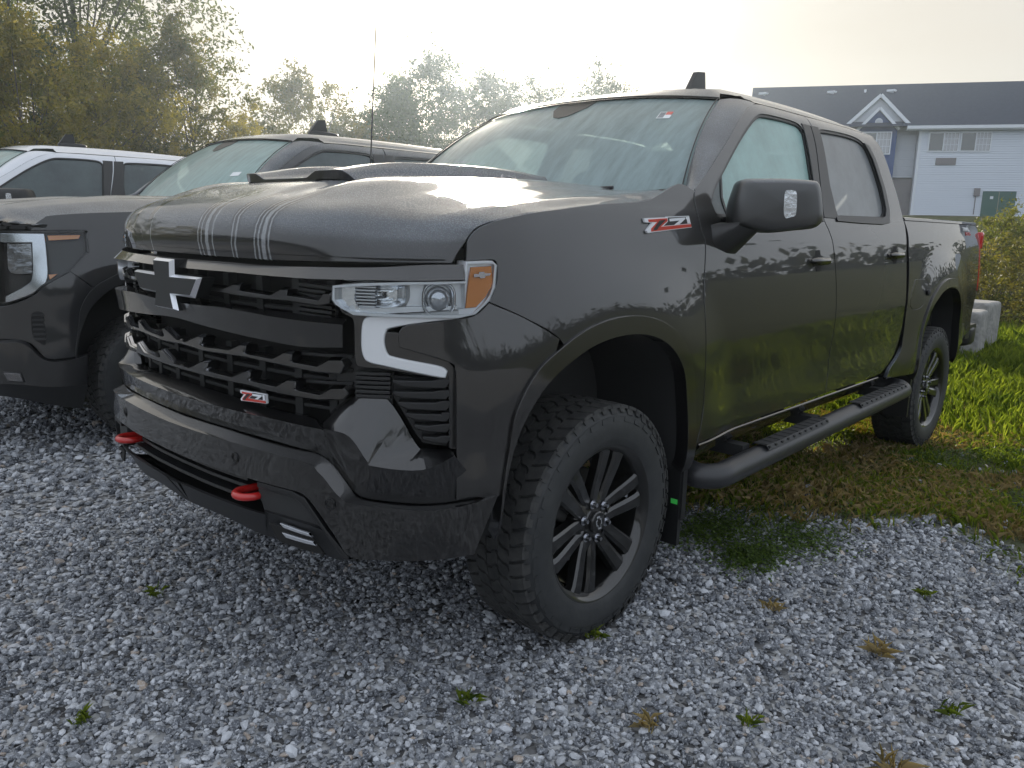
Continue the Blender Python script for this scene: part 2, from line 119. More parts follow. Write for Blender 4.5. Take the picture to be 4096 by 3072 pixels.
# windscreen: t 0 cowl, 1 header; v across
def screen(t, v, off=0.):
    t = np.asarray(t, float); v = np.asarray(v, float)
    b = np.stack([-.44-.22*np.abs(v)**2.2, v*.835, 1.50+.055*np.abs(v)**2+0*v], -1)
    h = np.stack([-1.04-.10*np.abs(v)**2.2, v*.69, 1.972-.032*np.abs(v)**2.5+0*v], -1)
    P = b+(h-b)*t[..., None]
    bow = .035*4*t*(1-t)
    P[..., 0] += bow*.62; P[..., 2] += bow*.78
    P[..., 0] += off*.65; P[..., 2] += off*.76
    return P
def roofz(x, y): return 2.05-.020*((x+2.0)/.9)**2-.020*(np.abs(y)/.6)**2.6-.035*_sm(.58,.68,np.abs(y))
def roof(x, y, off=0.):
    x = np.asarray(x, float); y = np.asarray(y, float)
    return np.stack([x, y, roofz(x, y)+off], -1)
T = json.loads('''{"trim_top":[[[-0.034,1.268,-0.02],[0.274,1.269,-0.02],[0.42,1.268,-0.02],[0.634,1.271,-0.02],[0.825,1.276,-0.02],[0.96,1.285,-0.02],[1.074,1.287,-0.02]],[[0.033,1.243,0.012],[0.321,1.245,0.012],[0.482,1.243,0.012],[0.656,1.242,0.012],[0.833,1.245,0.012],[0.911,1.245,0.012],[1.063,1.249,0.012]],[[0.033,1.237,-0.03],[0.321,1.239,-0.03],[0.482,1.237,-0.03],[0.656,1.236,-0.03],[0.833,1.239,-0.03],[0.911,1.239,-0.03],[1.063,1.243,-0.03]]],"mid_bar":[[[-0.085,1.137,-0.035],[0.24,1.145,-0.035],[0.473,1.141,-0.035],[0.617,1.138,-0.035],[0.732,1.135,-0.035]],[[0.019,1.134,0.012],[0.312,1.14,0.012],[0.524,1.131,0.012],[0.653,1.127,0.012],[0.744,1.125,0.012]],[[-0.004,1.084,0.004],[0.196,1.075,0.004],[0.426,1.064,0.004],[0.604,1.056,0.004],[0.739,1.062,0.004]],[[-0.004,1.078,-0.05],[0.196,1.069,-0.05],[0.426,1.058,-0.05],[0.604,1.05,-0.05],[0.739,1.056,-0.05]]],"zig_top":[[0.172,1.19],[0.267,1.189],[0.315,1.203],[0.346,1.203],[0.338,1.188],[0.477,1.183],[0.518,1.201],[0.544,1.201],[0.539,1.187],[0.656,1.18],[0.673,1.199],[0.692,1.199],[0.688,1.178],[0.656,1.171],[0.541,1.178],[0.477,1.177],[0.341,1.178],[0.267,1.182],[0.172,1.183]],"zig_mid":[[-0.057,1.01],[0.028,1.005],[0.112,1.032],[0.139,1.031],[0.122,1.01],[0.144,1.003],[0.286,1.009],[0.343,1.03],[0.368,1.031],[0.357,1.015],[0.362,1.007],[0.484,1.004],[0.529,1.026],[0.559,1.026],[0.552,1.009],[0.559,1.003],[0.65,0.999],[0.687,1.019],[0.724,1.021],[0.732,1.01],[0.72,0.99],[0.65,0.989],[0.537,0.996],[0.353,1.003],[0.139,0.996],[-0.059,1.001]],"zig_low":[[-0.057,0.927],[0.054,0.925],[0.137,0.956],[0.171,0.956],[0.154,0.937],[0.175,0.93],[0.303,0.93],[0.362,0.954],[0.388,0.954],[0.376,0.935],[0.389,0.93],[0.5,0.927],[0.545,0.951],[0.573,0.949],[0.568,0.932],[0.575,0.926],[0.659,0.921],[0.695,0.941],[0.733,0.945],[0.744,0.936],[0.732,0.92],[0.655,0.912],[0.51,0.914],[0.383,0.922],[0.178,0.92],[-0.059,0.919]],"lip":[[[-0.184,0.86,-0.06],[0.243,0.858,-0.06],[0.418,0.849,-0.06],[0.584,0.845,-0.06],[0.618,0.831,-0.06],[0.623,0.831,-0.06],[0.742,0.924,-0.06],[0.85,0.917,-0.06],[0.942,0.786,-0.06],[0.968,0.775,-0.06],[1.047,0.772,-0.06]],[[-0.122,0.868,-0.035],[0.283,0.863,-0.035],[0.448,0.853,-0.035],[0.603,0.848,-0.035],[0.637,0.835,-0.035],[0.647,0.835,-0.035],[0.76,0.925,-0.035],[0.853,0.918,-0.035],[0.938,0.791,-0.035],[0.964,0.78,-0.035],[1.043,0.775,-0.035]],[[0.003,0.842,0.022],[0.363,0.844,0.022],[0.511,0.844,0.022],[0.651,0.838,0.022],[0.688,0.834,0.022],[0.691,0.837,0.022],[0.76,0.824,0.022],[0.808,0.759,0.022],[0.826,0.744,0.022],[0.952,0.735,0.022],[1.038,0.771,0.022]],[[-0.042,0.779,0.006],[0.337,0.779,0.006],[0.49,0.775,0.006],[0.637,0.765,0.006],[0.684,0.751,0.006],[0.713,0.726,0.006],[0.752,0.682,0.006],[0.777,0.655,0.006],[0.831,0.643,0.006],[0.983,0.633,0.006],[1.139,0.642,0.006]]],"bumper":[[[-0.045,0.772,0.005],[0.304,0.774,0.005],[0.58,0.764,0.005],[0.653,0.76,0.005],[0.691,0.743,0.005],[0.72,0.716,0.005],[0.753,0.674,0.005],[0.776,0.65,0.005],[0.83,0.639,0.005],[0.983,0.629,0.005],[1.17,0.639,0.005]],[[0.039,0.753,0.045],[0.33,0.756,0.045],[0.584,0.749,0.045],[0.659,0.74,0.045],[0.679,0.723,0.045],[0.702,0.701,0.045],[0.733,0.665,0.045],[0.77,0.642,0.045],[0.839,0.637,0.045],[0.988,0.626,0.045],[1.152,0.647,0.045]],[[0.033,0.66,0.048],[0.327,0.661,0.048],[0.485,0.66,0.048],[0.609,0.657,0.048],[0.644,0.647,0.048],[0.674,0.616,0.048],[0.731,0.539,0.048],[0.768,0.488,0.048],[0.845,0.484,0.048],[0.976,0.483,0.048],[1.086,0.487,0.048]],[[0.033,0.656,-0.0],[0.327,0.657,-0.0],[0.485,0.656,-0.0],[0.609,0.653,-0.0],[0.644,0.643,-0.0],[0.674,0.612,-0.0],[0.731,0.535,-0.0],[0.768,0.484,-0.0],[0.845,0.48,-0.0],[0.976,0.479,-0.0],[1.086,0.483,-0.0]]],"bezel":[[0.47,0.654],[0.598,0.652],[0.638,0.639],[0.699,0.555],[0.763,0.484],[0.763,0.48],[0.749,0.478],[0.688,0.559],[0.633,0.622],[0.597,0.639],[0.469,0.642]],"pod":[[0.455,0.635],[0.584,0.633],[0.622,0.616],[0.679,0.553],[0.477,0.565],[0.468,0.592],[0.46,0.598]],"valance":[[[-0.018,0.555,0.03],[0.116,0.559,0.03],[0.299,0.561,0.03],[0.475,0.56,0.03],[0.488,0.57,0.03],[0.685,0.556,0.03],[0.758,0.481,0.03],[0.779,0.479,0.03]],[[0.004,0.554,0.04],[0.135,0.558,0.04],[0.314,0.559,0.04],[0.486,0.56,0.04],[0.499,0.569,0.04],[0.683,0.553,0.04],[0.748,0.483,0.04],[0.782,0.48,0.04]],[[-0.12,0.472,-0.01],[0.026,0.47,-0.01],[0.23,0.477,-0.01],[0.412,0.465,-0.01],[0.467,0.467,-0.01],[0.615,0.465,-0.01],[0.699,0.448,-0.01],[0.762,0.449,-0.01]],[[-0.12,0.45999999999999996,-0.12],[0.026,0.45799999999999996,-0.12],[0.23,0.46499999999999997,-0.12],[0.412,0.453,-0.12],[0.467,0.455,-0.12],[0.615,0.453,-0.12],[0.699,0.436,-0.12],[0.762,0.437,-0.12]]],"fog1":[[0.549,0.546],[0.646,0.535],[0.656,0.528],[0.562,0.537]],"fog2":[[0.556,0.519],[0.659,0.512],[0.668,0.504],[0.57,0.509]],"fogslot":[[0.501,0.534],[0.64,0.535],[0.689,0.478],[0.536,0.489]],"louvre_a":[[-0.079,0.607],[0.103,0.612],[0.329,0.625]],"louvre_b":[[-0.084,0.569],[0.139,0.572],[0.301,0.581]],"grey_corner_lip":[[0.747,0.463],[0.925,0.461],[1.105,0.458],[1.1,0.428],[0.925,0.457]],"sensor_a":[[0.38,0.711]],"sensor_b":[[0.708,0.623]],"hook":[[0.412,0.617]],"lens":[[0.712,1.225],[0.795,1.235],[0.91,1.241],[1.068,1.244],[1.071,1.294],[1.147,1.297],[1.161,1.286],[1.156,1.227],[1.139,1.191],[1.099,1.156],[1.053,1.147],[0.77,1.151],[0.72,1.176],[0.71,1.189]],"hl_main":[[0.773,1.217],[0.794,1.228],[0.907,1.234],[0.91,1.198],[0.89,1.175],[0.782,1.169],[0.769,1.191]],"hl_left":[[0.715,1.218],[0.766,1.223],[0.767,1.19],[0.781,1.161],[0.77,1.153],[0.72,1.177]],"hl_proj":[[0.919,1.232],[1.071,1.234],[1.072,1.171],[0.903,1.168],[0.919,1.194]],"hl_bottom":[[0.73,1.176],[0.894,1.172],[1.053,1.175],[1.053,1.162],[0.769,1.152]],"amber":[[1.088,1.278],[1.147,1.281],[1.15,1.234],[1.131,1.203],[1.102,1.176],[1.075,1.173],[1.082,1.235]],"amber_frame":[[1.076,1.286],[1.156,1.29],[1.161,1.284],[1.157,1.227],[1.14,1.197],[1.099,1.159],[1.056,1.15],[1.056,1.167],[1.074,1.168],[1.073,1.235]],"mark":[[1.093,1.263],[1.106,1.263],[1.107,1.268],[1.121,1.269],[1.123,1.265],[1.141,1.265],[1.138,1.259],[1.125,1.258],[1.124,1.253],[1.109,1.252],[1.109,1.256],[1.092,1.255]],"drl":[[1.052,1.162],[0.86,1.148],[0.813,1.144],[0.795,1.128],[0.79,1.076],[0.795,1.042],[0.81,1.027],[0.859,1.017],[1.017,0.985],[1.021,1.001],[0.993,1.013],[0.879,1.035],[0.856,1.047],[0.847,1.078],[0.852,1.108],[0.87,1.122],[0.959,1.137],[1.053,1.147]],"drl_bezel":[[0.718,1.171],[0.765,1.149],[1.055,1.164],[1.055,1.144],[0.96,1.133],[0.87,1.119],[0.853,1.105],[0.848,1.077],[0.857,1.048],[0.88,1.037],[0.996,1.014],[1.024,1.002],[1.028,0.978],[0.858,1.006],[0.788,1.01],[0.768,1.026],[0.764,1.13],[0.743,1.149]],"dark_facet":[[0.855,1.104],[0.889,1.103],[0.891,1.066],[1.026,1.026],[1.047,1.003],[1.053,0.851],[1.049,0.778],[1.035,0.783],[1.032,0.978],[1.024,1.003],[0.994,1.015],[0.88,1.037],[0.858,1.048],[0.85,1.077]],"corner":[[1.147,1.184],[1.257,1.14],[1.386,1.072],[1.329,1.039],[1.29,1.01],[1.259,0.967],[1.209,0.865],[1.188,0.769],[1.17,0.645],[1.094,0.644],[1.044,0.64],[1.046,0.77],[1.045,0.958],[1.043,1.006],[1.023,1.028],[0.891,1.068],[0.89,1.105],[0.91,1.126],[0.959,1.133],[1.056,1.144],[1.105,1.153]],"slat_area":[[0.87,0.98],[1.036,0.969],[1.039,0.779],[0.961,0.792],[0.941,0.814],[0.87,0.924]],"slats":[[[0.875,0.974],[0.977,0.972],[1.005,0.976],[1.029,0.976],[1.027,0.966],[1.019,0.955],[0.902,0.961],[0.875,0.97]],[[0.875,0.943],[0.978,0.941],[1.006,0.945],[1.03,0.945],[1.029,0.934],[1.02,0.924],[0.902,0.93],[0.875,0.939]],[[0.888,0.914],[0.991,0.911],[1.007,0.915],[1.031,0.915],[1.03,0.903],[1.021,0.892],[0.915,0.899],[0.888,0.91]],[[0.909,0.883],[1.013,0.878],[1.008,0.883],[1.032,0.883],[1.031,0.872],[1.022,0.861],[0.936,0.869],[0.909,0.879]],[[0.933,0.851],[0.971,0.847],[1.008,0.85],[1.033,0.85],[1.031,0.84],[1.022,0.83],[0.961,0.837],[0.933,0.846]],[[0.956,0.817],[0.994,0.813],[1.008,0.817],[1.033,0.816],[1.031,0.808],[1.023,0.798],[0.984,0.805],[0.956,0.813]]],"ribs":[[[0.763,0.992],[0.864,0.992],[0.864,0.987],[0.763,0.986]],[[0.763,0.98],[0.864,0.98],[0.864,0.974],[0.763,0.974]],[[0.762,0.967],[0.864,0.967],[0.864,0.962],[0.762,0.961]],[[0.762,0.954],[0.864,0.955],[0.864,0.949],[0.762,0.949]],[[0.762,0.942],[0.863,0.942],[0.863,0.936],[0.762,0.936]],[[0.762,0.929],[0.863,0.93],[0.863,0.924],[0.762,0.923]]],"ribs_in":[[[0.555,1.223],[0.679,1.217],[0.68,1.211],[0.555,1.217]],[[0.555,1.209],[0.678,1.203],[0.68,1.198],[0.554,1.203]],[[0.554,1.195],[0.678,1.19],[0.68,1.184],[0.554,1.189]],[[0.553,1.182],[0.677,1.176],[0.679,1.171],[0.553,1.176]],[[0.553,1.168],[0.677,1.163],[0.679,1.157],[0.553,1.162]],[[0.552,1.154],[0.677,1.149],[0.679,1.143],[0.552,1.148]],[[0.552,1.14],[0.676,1.135],[0.678,1.13],[0.552,1.134]],[[0.552,1.029],[0.741,1.033],[0.741,1.026],[0.552,1.022]],[[0.55,0.99],[0.741,0.994],[0.74,0.988],[0.55,0.983]],[[0.549,0.95],[0.74,0.956],[0.74,0.95],[0.549,0.943]],[[0.547,0.91],[0.739,0.917],[0.739,0.911],[0.547,0.903]]],"bow":[[0.073,1.26],[0.104,1.254],[0.098,1.233],[0.078,1.221],[0.238,1.229],[0.203,1.165],[0.072,1.176],[0.097,1.144],[0.058,1.144]],"z71g":[[0.434,0.911],[0.543,0.913],[0.531,0.891],[0.432,0.893]],"fender":[[1.083,1.325],[1.087,1.35],[1.106,1.371],[1.135,1.388],[1.186,1.404],[1.238,1.415],[1.334,1.43],[1.438,1.442],[1.676,1.466],[1.921,1.484],[2.028,1.51],[2.179,1.555],[2.279,1.535],[2.268,1.516],[2.258,1.471],[2.259,1.393],[2.276,1.33],[2.253,1.169],[2.254,0.947],[2.264,0.776],[2.245,0.675],[2.209,0.576],[2.195,0.495],[2.149,0.715],[2.11,0.859],[2.041,0.96],[1.957,1.012],[1.851,1.047],[1.706,1.059],[1.582,1.051],[1.478,1.03],[1.397,0.998],[1.333,0.958],[1.386,1.072],[1.257,1.14],[1.147,1.186],[1.174,1.232],[1.182,1.284],[1.165,1.299],[1.08,1.295]],"arch_in":[[1.333,0.958],[1.397,0.998],[1.478,1.03],[1.582,1.051],[1.706,1.059],[1.851,1.047],[1.957,1.012],[2.041,0.96],[2.11,0.859],[2.149,0.715],[2.19,0.506]],"arch_out":[[1.188,0.859],[1.247,0.954],[1.29,1.021],[1.453,1.098],[1.583,1.123],[1.706,1.131],[1.839,1.125],[1.986,1.088],[2.117,1.003],[2.198,0.883],[2.152,0.87],[2.178,0.632]],"fdoor":[[2.286,1.531],[2.394,1.606],[2.604,1.734],[2.765,1.837],[2.91,1.91],[3.061,1.952]],"fdoor_low":[[3.561,1.348],[3.55,1.204],[3.518,0.975],[3.52,0.737],[3.518,0.61]],"fglass":[[3.311,1.634],[3.325,1.739],[3.325,1.863],[3.322,1.912],[2.992,1.883],[2.876,1.839],[2.712,1.744],[2.526,1.628],[2.489,1.433],[3.232,1.448]],"fquarter":[[2.521,1.625],[2.411,1.542],[2.373,1.47],[2.408,1.435],[2.48,1.432]],"rglass":[[3.61,1.872],[4.285,1.908],[4.309,1.844],[4.247,1.519],[4.067,1.47],[3.579,1.453],[3.607,1.643],[3.612,1.813]],"rtrim":[[3.717,1.938],[4.382,1.926],[4.394,1.746],[4.418,1.553],[4.36,1.5],[4.112,1.44],[3.446,1.426]],"cabrear":[[4.501,1.891],[4.576,1.712],[4.668,1.484],[4.656,1.383],[4.67,1.358],[4.623,1.176],[4.571,0.947],[4.604,0.803],[4.519,0.689],[4.291,0.622]],"bedfront":[[4.716,1.394],[4.709,1.312],[4.672,1.137],[4.621,0.935],[4.653,0.8],[4.597,0.691],[4.448,0.631],[4.414,0.579]],"rarch_in":[[4.873,0.639],[4.963,0.765],[4.99,0.846],[5.029,0.958],[5.209,1.033],[5.526,1.062]],"fuel":[[4.788,1.129],[4.96,1.126],[4.991,1.103],[4.95,1.003],[4.892,0.96],[4.786,0.95],[4.731,0.973],[4.731,1.052]],"handle_f":[[3.35,1.261]],"handle_r":[[4.436,1.278]],"rocker":[[2.211,0.57],[2.458,0.57],[3.097,0.573],[3.65,0.575],[4.181,0.587]],"z_base":[[1.891,1.429],[2.033,1.434],[2.192,1.44],[2.176,1.391],[1.879,1.377],[1.875,1.384],[1.926,1.413],[1.887,1.415]],"z_red":[[1.91,1.425],[2.029,1.43],[2.023,1.419],[1.965,1.398],[2.178,1.406],[2.173,1.393],[1.9,1.382],[1.907,1.394],[1.958,1.416],[1.908,1.416]],"z_dark":[[1.973,1.421],[2.016,1.424],[1.955,1.399],[1.934,1.387],[1.911,1.386],[1.916,1.392]],"z_ddark":[[2.037,1.431],[2.187,1.437],[2.177,1.409],[1.987,1.401],[2.028,1.418]],"z_7":[[2.04,1.428],[2.151,1.433],[2.147,1.426],[2.09,1.405],[2.057,1.403],[2.105,1.42],[2.036,1.417]],"z_1":[[2.16,1.435],[2.185,1.437],[2.175,1.41],[2.156,1.408],[2.162,1.427],[2.154,1.426]],"trail":[[5.881,1.434],[6.41,1.44],[5.998,1.408]],"boltface":[[2.628,1.504]],"dseam":[[3.585,1.952],[3.653,1.972],[3.494,1.65],[3.471,1.439],[3.512,1.411],[3.548,1.344],[3.55,1.204],[3.518,0.975],[3.52,0.737],[3.518,0.61]],"g_lens":[[0.834,1.297],[1.27,1.309],[1.291,1.293],[1.288,1.195],[1.268,1.176],[1.186,1.085],[1.059,1.011],[0.984,0.951],[0.836,0.898],[0.792,0.912]],"g_amber":[[1.087,1.277],[1.257,1.282],[1.246,1.264],[1.091,1.253]],"g_amber2":[[1.078,1.064],[1.119,1.068],[1.08,1.038]],"g_chrome":[[0.833,1.284],[1.065,1.286],[1.07,1.155],[1.059,1.029],[0.985,0.957],[0.836,0.903],[0.84,0.938],[0.962,1.004],[0.997,1.057],[1.008,1.224],[1.004,1.243],[0.828,1.24]],"g_proj":[[0.869,1.234],[1.003,1.236],[0.996,1.085],[0.982,1.072],[0.888,1.07],[0.86,1.096]],"g_corner":[[0.781,0.89],[0.835,0.888],[0.984,0.944],[1.059,1.007],[1.185,1.082],[1.288,0.997],[1.207,0.928],[1.168,0.857],[1.145,0.764],[1.133,0.634],[1.121,0.594],[1.029,0.601],[0.923,0.697],[0.757,0.696]],"g_seam":[[1.185,1.082],[1.288,0.997]],"g_arch":[[1.243,0.637],[1.25,0.721],[1.266,0.794],[1.3,0.874],[1.351,0.945],[1.41,1.002],[1.477,1.041]],"g_vent":[[0.974,0.843],[0.997,0.859],[1.032,0.854],[1.036,0.677],[1.016,0.681],[0.974,0.731]],"g_b1":[[0.757,0.696],[0.922,0.697],[1.025,0.598],[1.12,0.591],[1.237,0.61]],"g_b2":[[0.789,0.684],[0.931,0.685],[1.026,0.591],[1.12,0.581],[1.232,0.605]],"g_b3":[[0.763,0.454],[0.897,0.452],[1.008,0.439],[1.098,0.435],[1.22,0.437]],"g_b4":[[0.693,0.37],[0.856,0.359],[0.984,0.333],[1.084,0.309],[1.191,0.285]],"g_fog":[[0.815,0.523],[0.909,0.521],[0.924,0.467],[0.834,0.47]],"g_hc":[[1.003,1.305],[1.018,1.329],[1.038,1.349],[1.073,1.374],[1.11,1.389],[1.31,1.408],[1.665,1.432]],"m_out":[[0.029,1.548],[0.037,1.57],[0.052,1.581],[0.077,1.584],[0.188,1.587],[0.305,1.584],[0.331,1.577],[0.346,1.553],[0.359,1.494],[0.366,1.449],[0.361,1.427],[0.332,1.408],[0.256,1.398],[0.16,1.387],[0.108,1.391],[0.03,1.406],[0.013,1.426],[0.014,1.486]],"m_sig":[[0.193,1.542],[0.218,1.542],[0.232,1.529],[0.236,1.465],[0.231,1.45],[0.199,1.441],[0.189,1.459],[0.186,1.528]],"m_foot":[[0.024,1.416],[0.144,1.394],[0.129,1.381]],"m_arm":[[2.366,1.41],[2.364,1.365],[2.386,1.322],[2.46,1.301],[2.526,1.288],[2.563,1.297]],"boards":[[-0.585,1.06,0.462],[-0.846,1.06,0.493],[-1.543,1.06,0.488],[-2.34,1.06,0.513]]}''')
# ------------------------------------------------------------------ materials
def nodes(m):
    m.use_nodes = True; return m.node_tree, m.node_tree.nodes, m.node_tree.links
def pbr(name, col, rough=.5, metal=0, coat=0, coat_r=.03, spec=.5, emit=None, trans=0, noise=None, bump=None, alpha=1, cior=1.5):
    m = bpy.data.materials.new(name); t, n, l = nodes(m); b = n['Principled BSDF']
    b.inputs['Base Color'].default_value = (*col, 1); b.inputs['Roughness'].default_value = rough; b.inputs['Metallic'].default_value = metal
    b.inputs['Coat Weight'].default_value = coat; b.inputs['Coat Roughness'].default_value = coat_r; b.inputs['Specular IOR Level'].default_value = spec
    b.inputs['Transmission Weight'].default_value = trans; b.inputs['Coat IOR'].default_value = cior
    tcn = n.new('ShaderNodeTexCoord')
    if noise:   # (scale, amount, second colour)
        z = n.new('ShaderNodeTexNoise'); z.inputs['Scale'].default_value = noise[0]; z.inputs['Detail'].default_value = 6; z.inputs['Roughness'].default_value = .65
        l.new(tcn.outputs['Object'], z.inputs[0])
        r = n.new('ShaderNodeMapRange'); r.inputs[1].default_value = .35; r.inputs[2].default_value = .68; l.new(z.outputs[0], r.inputs[0])
        x = n.new('ShaderNodeMix'); x.data_type = 'RGBA'; x.inputs[6].default_value = (*col, 1); x.inputs[7].default_value = (*noise[1], 1)
        l.new(r.outputs[0], x.inputs[0]); l.new(x.outputs[2], b.inputs['Base Color'])
    if bump:
        z = n.new('ShaderNodeTexNoise'); z.inputs['Scale'].default_value = bump[0]; z.inputs['Detail'].default_value = 4
        l.new(tcn.outputs['Object'], z.inputs[0])
        bp = n.new('ShaderNodeBump'); bp.inputs['Strength'].default_value = bump[1]; bp.inputs['Distance'].default_value = bump[2]
        l.new(z.outputs[0], bp.inputs['Height']); l.new(bp.outputs[0], b.inputs['Normal'])
    return m
def dewy(name, col, dew_col=(.20, .228, .262), amount=1.0, lo=.30, hi=.80, streaks=False, base_r=.5, coat_r=.02, film=.0):
    """car paint with dew where water settles (upward faces); streaks = dry runs down the hood's nose"""
    m = bpy.data.materials.new(name); t, n, l = nodes(m); b = n['Principled BSDF']
    b.inputs['Base Color'].default_value = (*col, 1); b.inputs['Roughness'].default_value = base_r
    b.inputs['Coat Weight'].default_value = 1; b.inputs['Coat Roughness'].default_value = coat_r; b.inputs['Specular IOR Level'].default_value = .3; b.inputs['Coat IOR'].default_value = 1.58
    d = n.new('ShaderNodeBsdfPrincipled'); d.inputs['Base Color'].default_value = (*dew_col, 1); d.inputs['Roughness'].default_value = .33
    d.inputs['Coat Weight'].default_value = .8; d.inputs['Coat Roughness'].default_value = .12
    tcn = n.new('ShaderNodeTexCoord'); vo = n.new('ShaderNodeTexVoronoi'); vo.inputs['Scale'].default_value = 210; l.new(tcn.outputs['Object'], vo.inputs[0])
    vr = n.new('ShaderNodeMapRange'); vr.inputs[1].default_value = .0; vr.inputs[2].default_value = .55; vr.inputs[3].default_value = 1; vr.inputs[4].default_value = 0
    l.new(vo.outputs[0], vr.inputs[0])
    bp = n.new('ShaderNodeBump'); bp.inputs['Strength'].default_value = 1.0; bp.inputs['Distance'].default_value = .003
    l.new(vr.outputs[0], bp.inputs['Height']); l.new(bp.outputs[0], d.inputs['Normal']); l.new(bp.outputs[0], d.inputs['Coat Normal'])
    g = n.new('ShaderNodeNewGeometry'); sx = n.new('ShaderNodeSeparateXYZ'); l.new(g.outputs['Normal'], sx.inputs[0])
    r = n.new('ShaderNodeMapRange'); r.interpolation_type = 'SMOOTHSTEP'; r.inputs[1].default_value = lo; r.inputs[2].default_value = hi; r.inputs[3].default_value = film; l.new(sx.outputs[2], r.inputs[0])
    z = n.new('ShaderNodeTexNoise'); z.inputs['Scale'].default_value = 5; z.inputs['Detail'].default_value = 6; l.new(tcn.outputs['Object'], z.inputs[0])
    zr = n.new('ShaderNodeMapRange'); zr.inputs[1].default_value = .3; zr.inputs[2].default_value = .7; zr.inputs[3].default_value = .6*amount; zr.inputs[4].default_value = amount
    l.new(z.outputs[0], zr.inputs[0])
    mu = n.new('ShaderNodeMath'); mu.operation = 'MULTIPLY'; l.new(r.outputs[0], mu.inputs[0]); l.new(zr.outputs[0], mu.inputs[1])
    dr = n.new('ShaderNodeMapRange'); dr.inputs[1].default_value = .25; dr.inputs[2].default_value = .55; dr.inputs[3].default_value = 1.0; dr.inputs[4].default_value = .5; l.new(vo.outputs[0], dr.inputs[0])
    m0 = n.new('ShaderNodeMath'); m0.operation = 'MULTIPLY'; l.new(mu.outputs[0], m0.inputs[0]); l.new(dr.outputs[0], m0.inputs[1])
    fac = m0.outputs[0]
    if streaks:
        so_ = n.new('ShaderNodeSeparateXYZ'); l.new(tcn.outputs['Object'], so_.inputs[0])
        wn = n.new('ShaderNodeTexNoise'); wn.inputs['Scale'].default_value = 9; l.new(tcn.outputs['Object'], wn.inputs[0])
        wa_ = n.new('ShaderNodeMath'); wa_.operation = 'MULTIPLY_ADD'; wa_.inputs[1].default_value = .022; l.new(wn.outputs[0], wa_.inputs[0]); l.new(so_.outputs[1], wa_.inputs[2])
        def bands(lst):
            acc = None
            for y0, hw in lst:
                s1 = n.new('ShaderNodeMath'); s1.operation = 'SUBTRACT'; l.new(wa_.outputs[0], s1.inputs[0]); s1.inputs[1].default_value = y0+.011
                s2 = n.new('ShaderNodeMath'); s2.operation = 'ABSOLUTE'; l.new(s1.outputs[0], s2.inputs[0])
                s3 = n.new('ShaderNodeMapRange'); s3.inputs[1].default_value = hw*.75; s3.inputs[2].default_value = hw*1.15; s3.inputs[3].default_value = 1; s3.inputs[4].default_value = 0; l.new(s2.outputs[0], s3.inputs[0])
                if acc is None: acc = s3.outputs[0]
                else: s4 = n.new('ShaderNodeMath'); s4.operation = 'MAXIMUM'; l.new(acc, s4.inputs[0]); l.new(s3.outputs[0], s4.inputs[1]); acc = s4.outputs[0]
            return acc
        xr = n.new('ShaderNodeMapRange'); xr.inputs[1].default_value = .64; xr.inputs[2].default_value = .84; l.new(so_.outputs[0], xr.inputs[0])
        wet = bands([(.170, .040), (.322, .020), (.443, .036), (-.214, .022), (-.36, .012)]); edge = bands([(.139, .0035), (.158, .003), (.186, .009), (.217, .0035), (.313, .003), (.331, .004), (.417, .003), (.433, .0035), (.452, .008), (.470, .003), (-.196, .003)])
        m1 = n.new('ShaderNodeMath'); m1.operation = 'MULTIPLY'; l.new(wet, m1.inputs[0]); l.new(xr.outputs[0], m1.inputs[1])
        m2 = n.new('ShaderNodeMath'); m2.operation = 'SUBTRACT'; m2.inputs[0].default_value = 1; l.new(m1.outputs[0], m2.inputs[1])
        m3 = n.new('ShaderNodeMath'); m3.operation = 'MULTIPLY'; l.new(fac, m3.inputs[0]); l.new(m2.outputs[0], m3.inputs[1])
        m4 = n.new('ShaderNodeMath'); m4.operation = 'MULTIPLY'; l.new(edge, m4.inputs[0]); l.new(xr.outputs[0], m4.inputs[1])
        m5 = n.new('ShaderNodeMath'); m5.operation = 'MULTIPLY'; m5.inputs[1].default_value = .42; l.new(m4.outputs[0], m5.inputs[0])
        m6 = n.new('ShaderNodeMath'); m6.operation = 'MAXIMUM'; l.new(m3.outputs[0], m6.inputs[0]); l.new(m5.outputs[0], m6.inputs[1]); fac = m6.outputs[0]
        dc = n.new('ShaderNodeMix'); dc.data_type = 'RGBA'; dc.inputs[6].default_value = (*dew_col, 1); dc.inputs[7].default_value = (.60, .63, .66, 1); l.new(m4.outputs[0], dc.inputs[0]); l.new(dc.outputs[2], d.inputs['Base Color'])
    ms = n.new('ShaderNodeMixShader'); l.new(fac, ms.inputs[0]); l.new(b.outputs[0], ms.inputs[1]); l.new(d.outputs[0], ms.inputs[2])
    l.new(ms.outputs[0], n['Material Output'].inputs[0]); return m
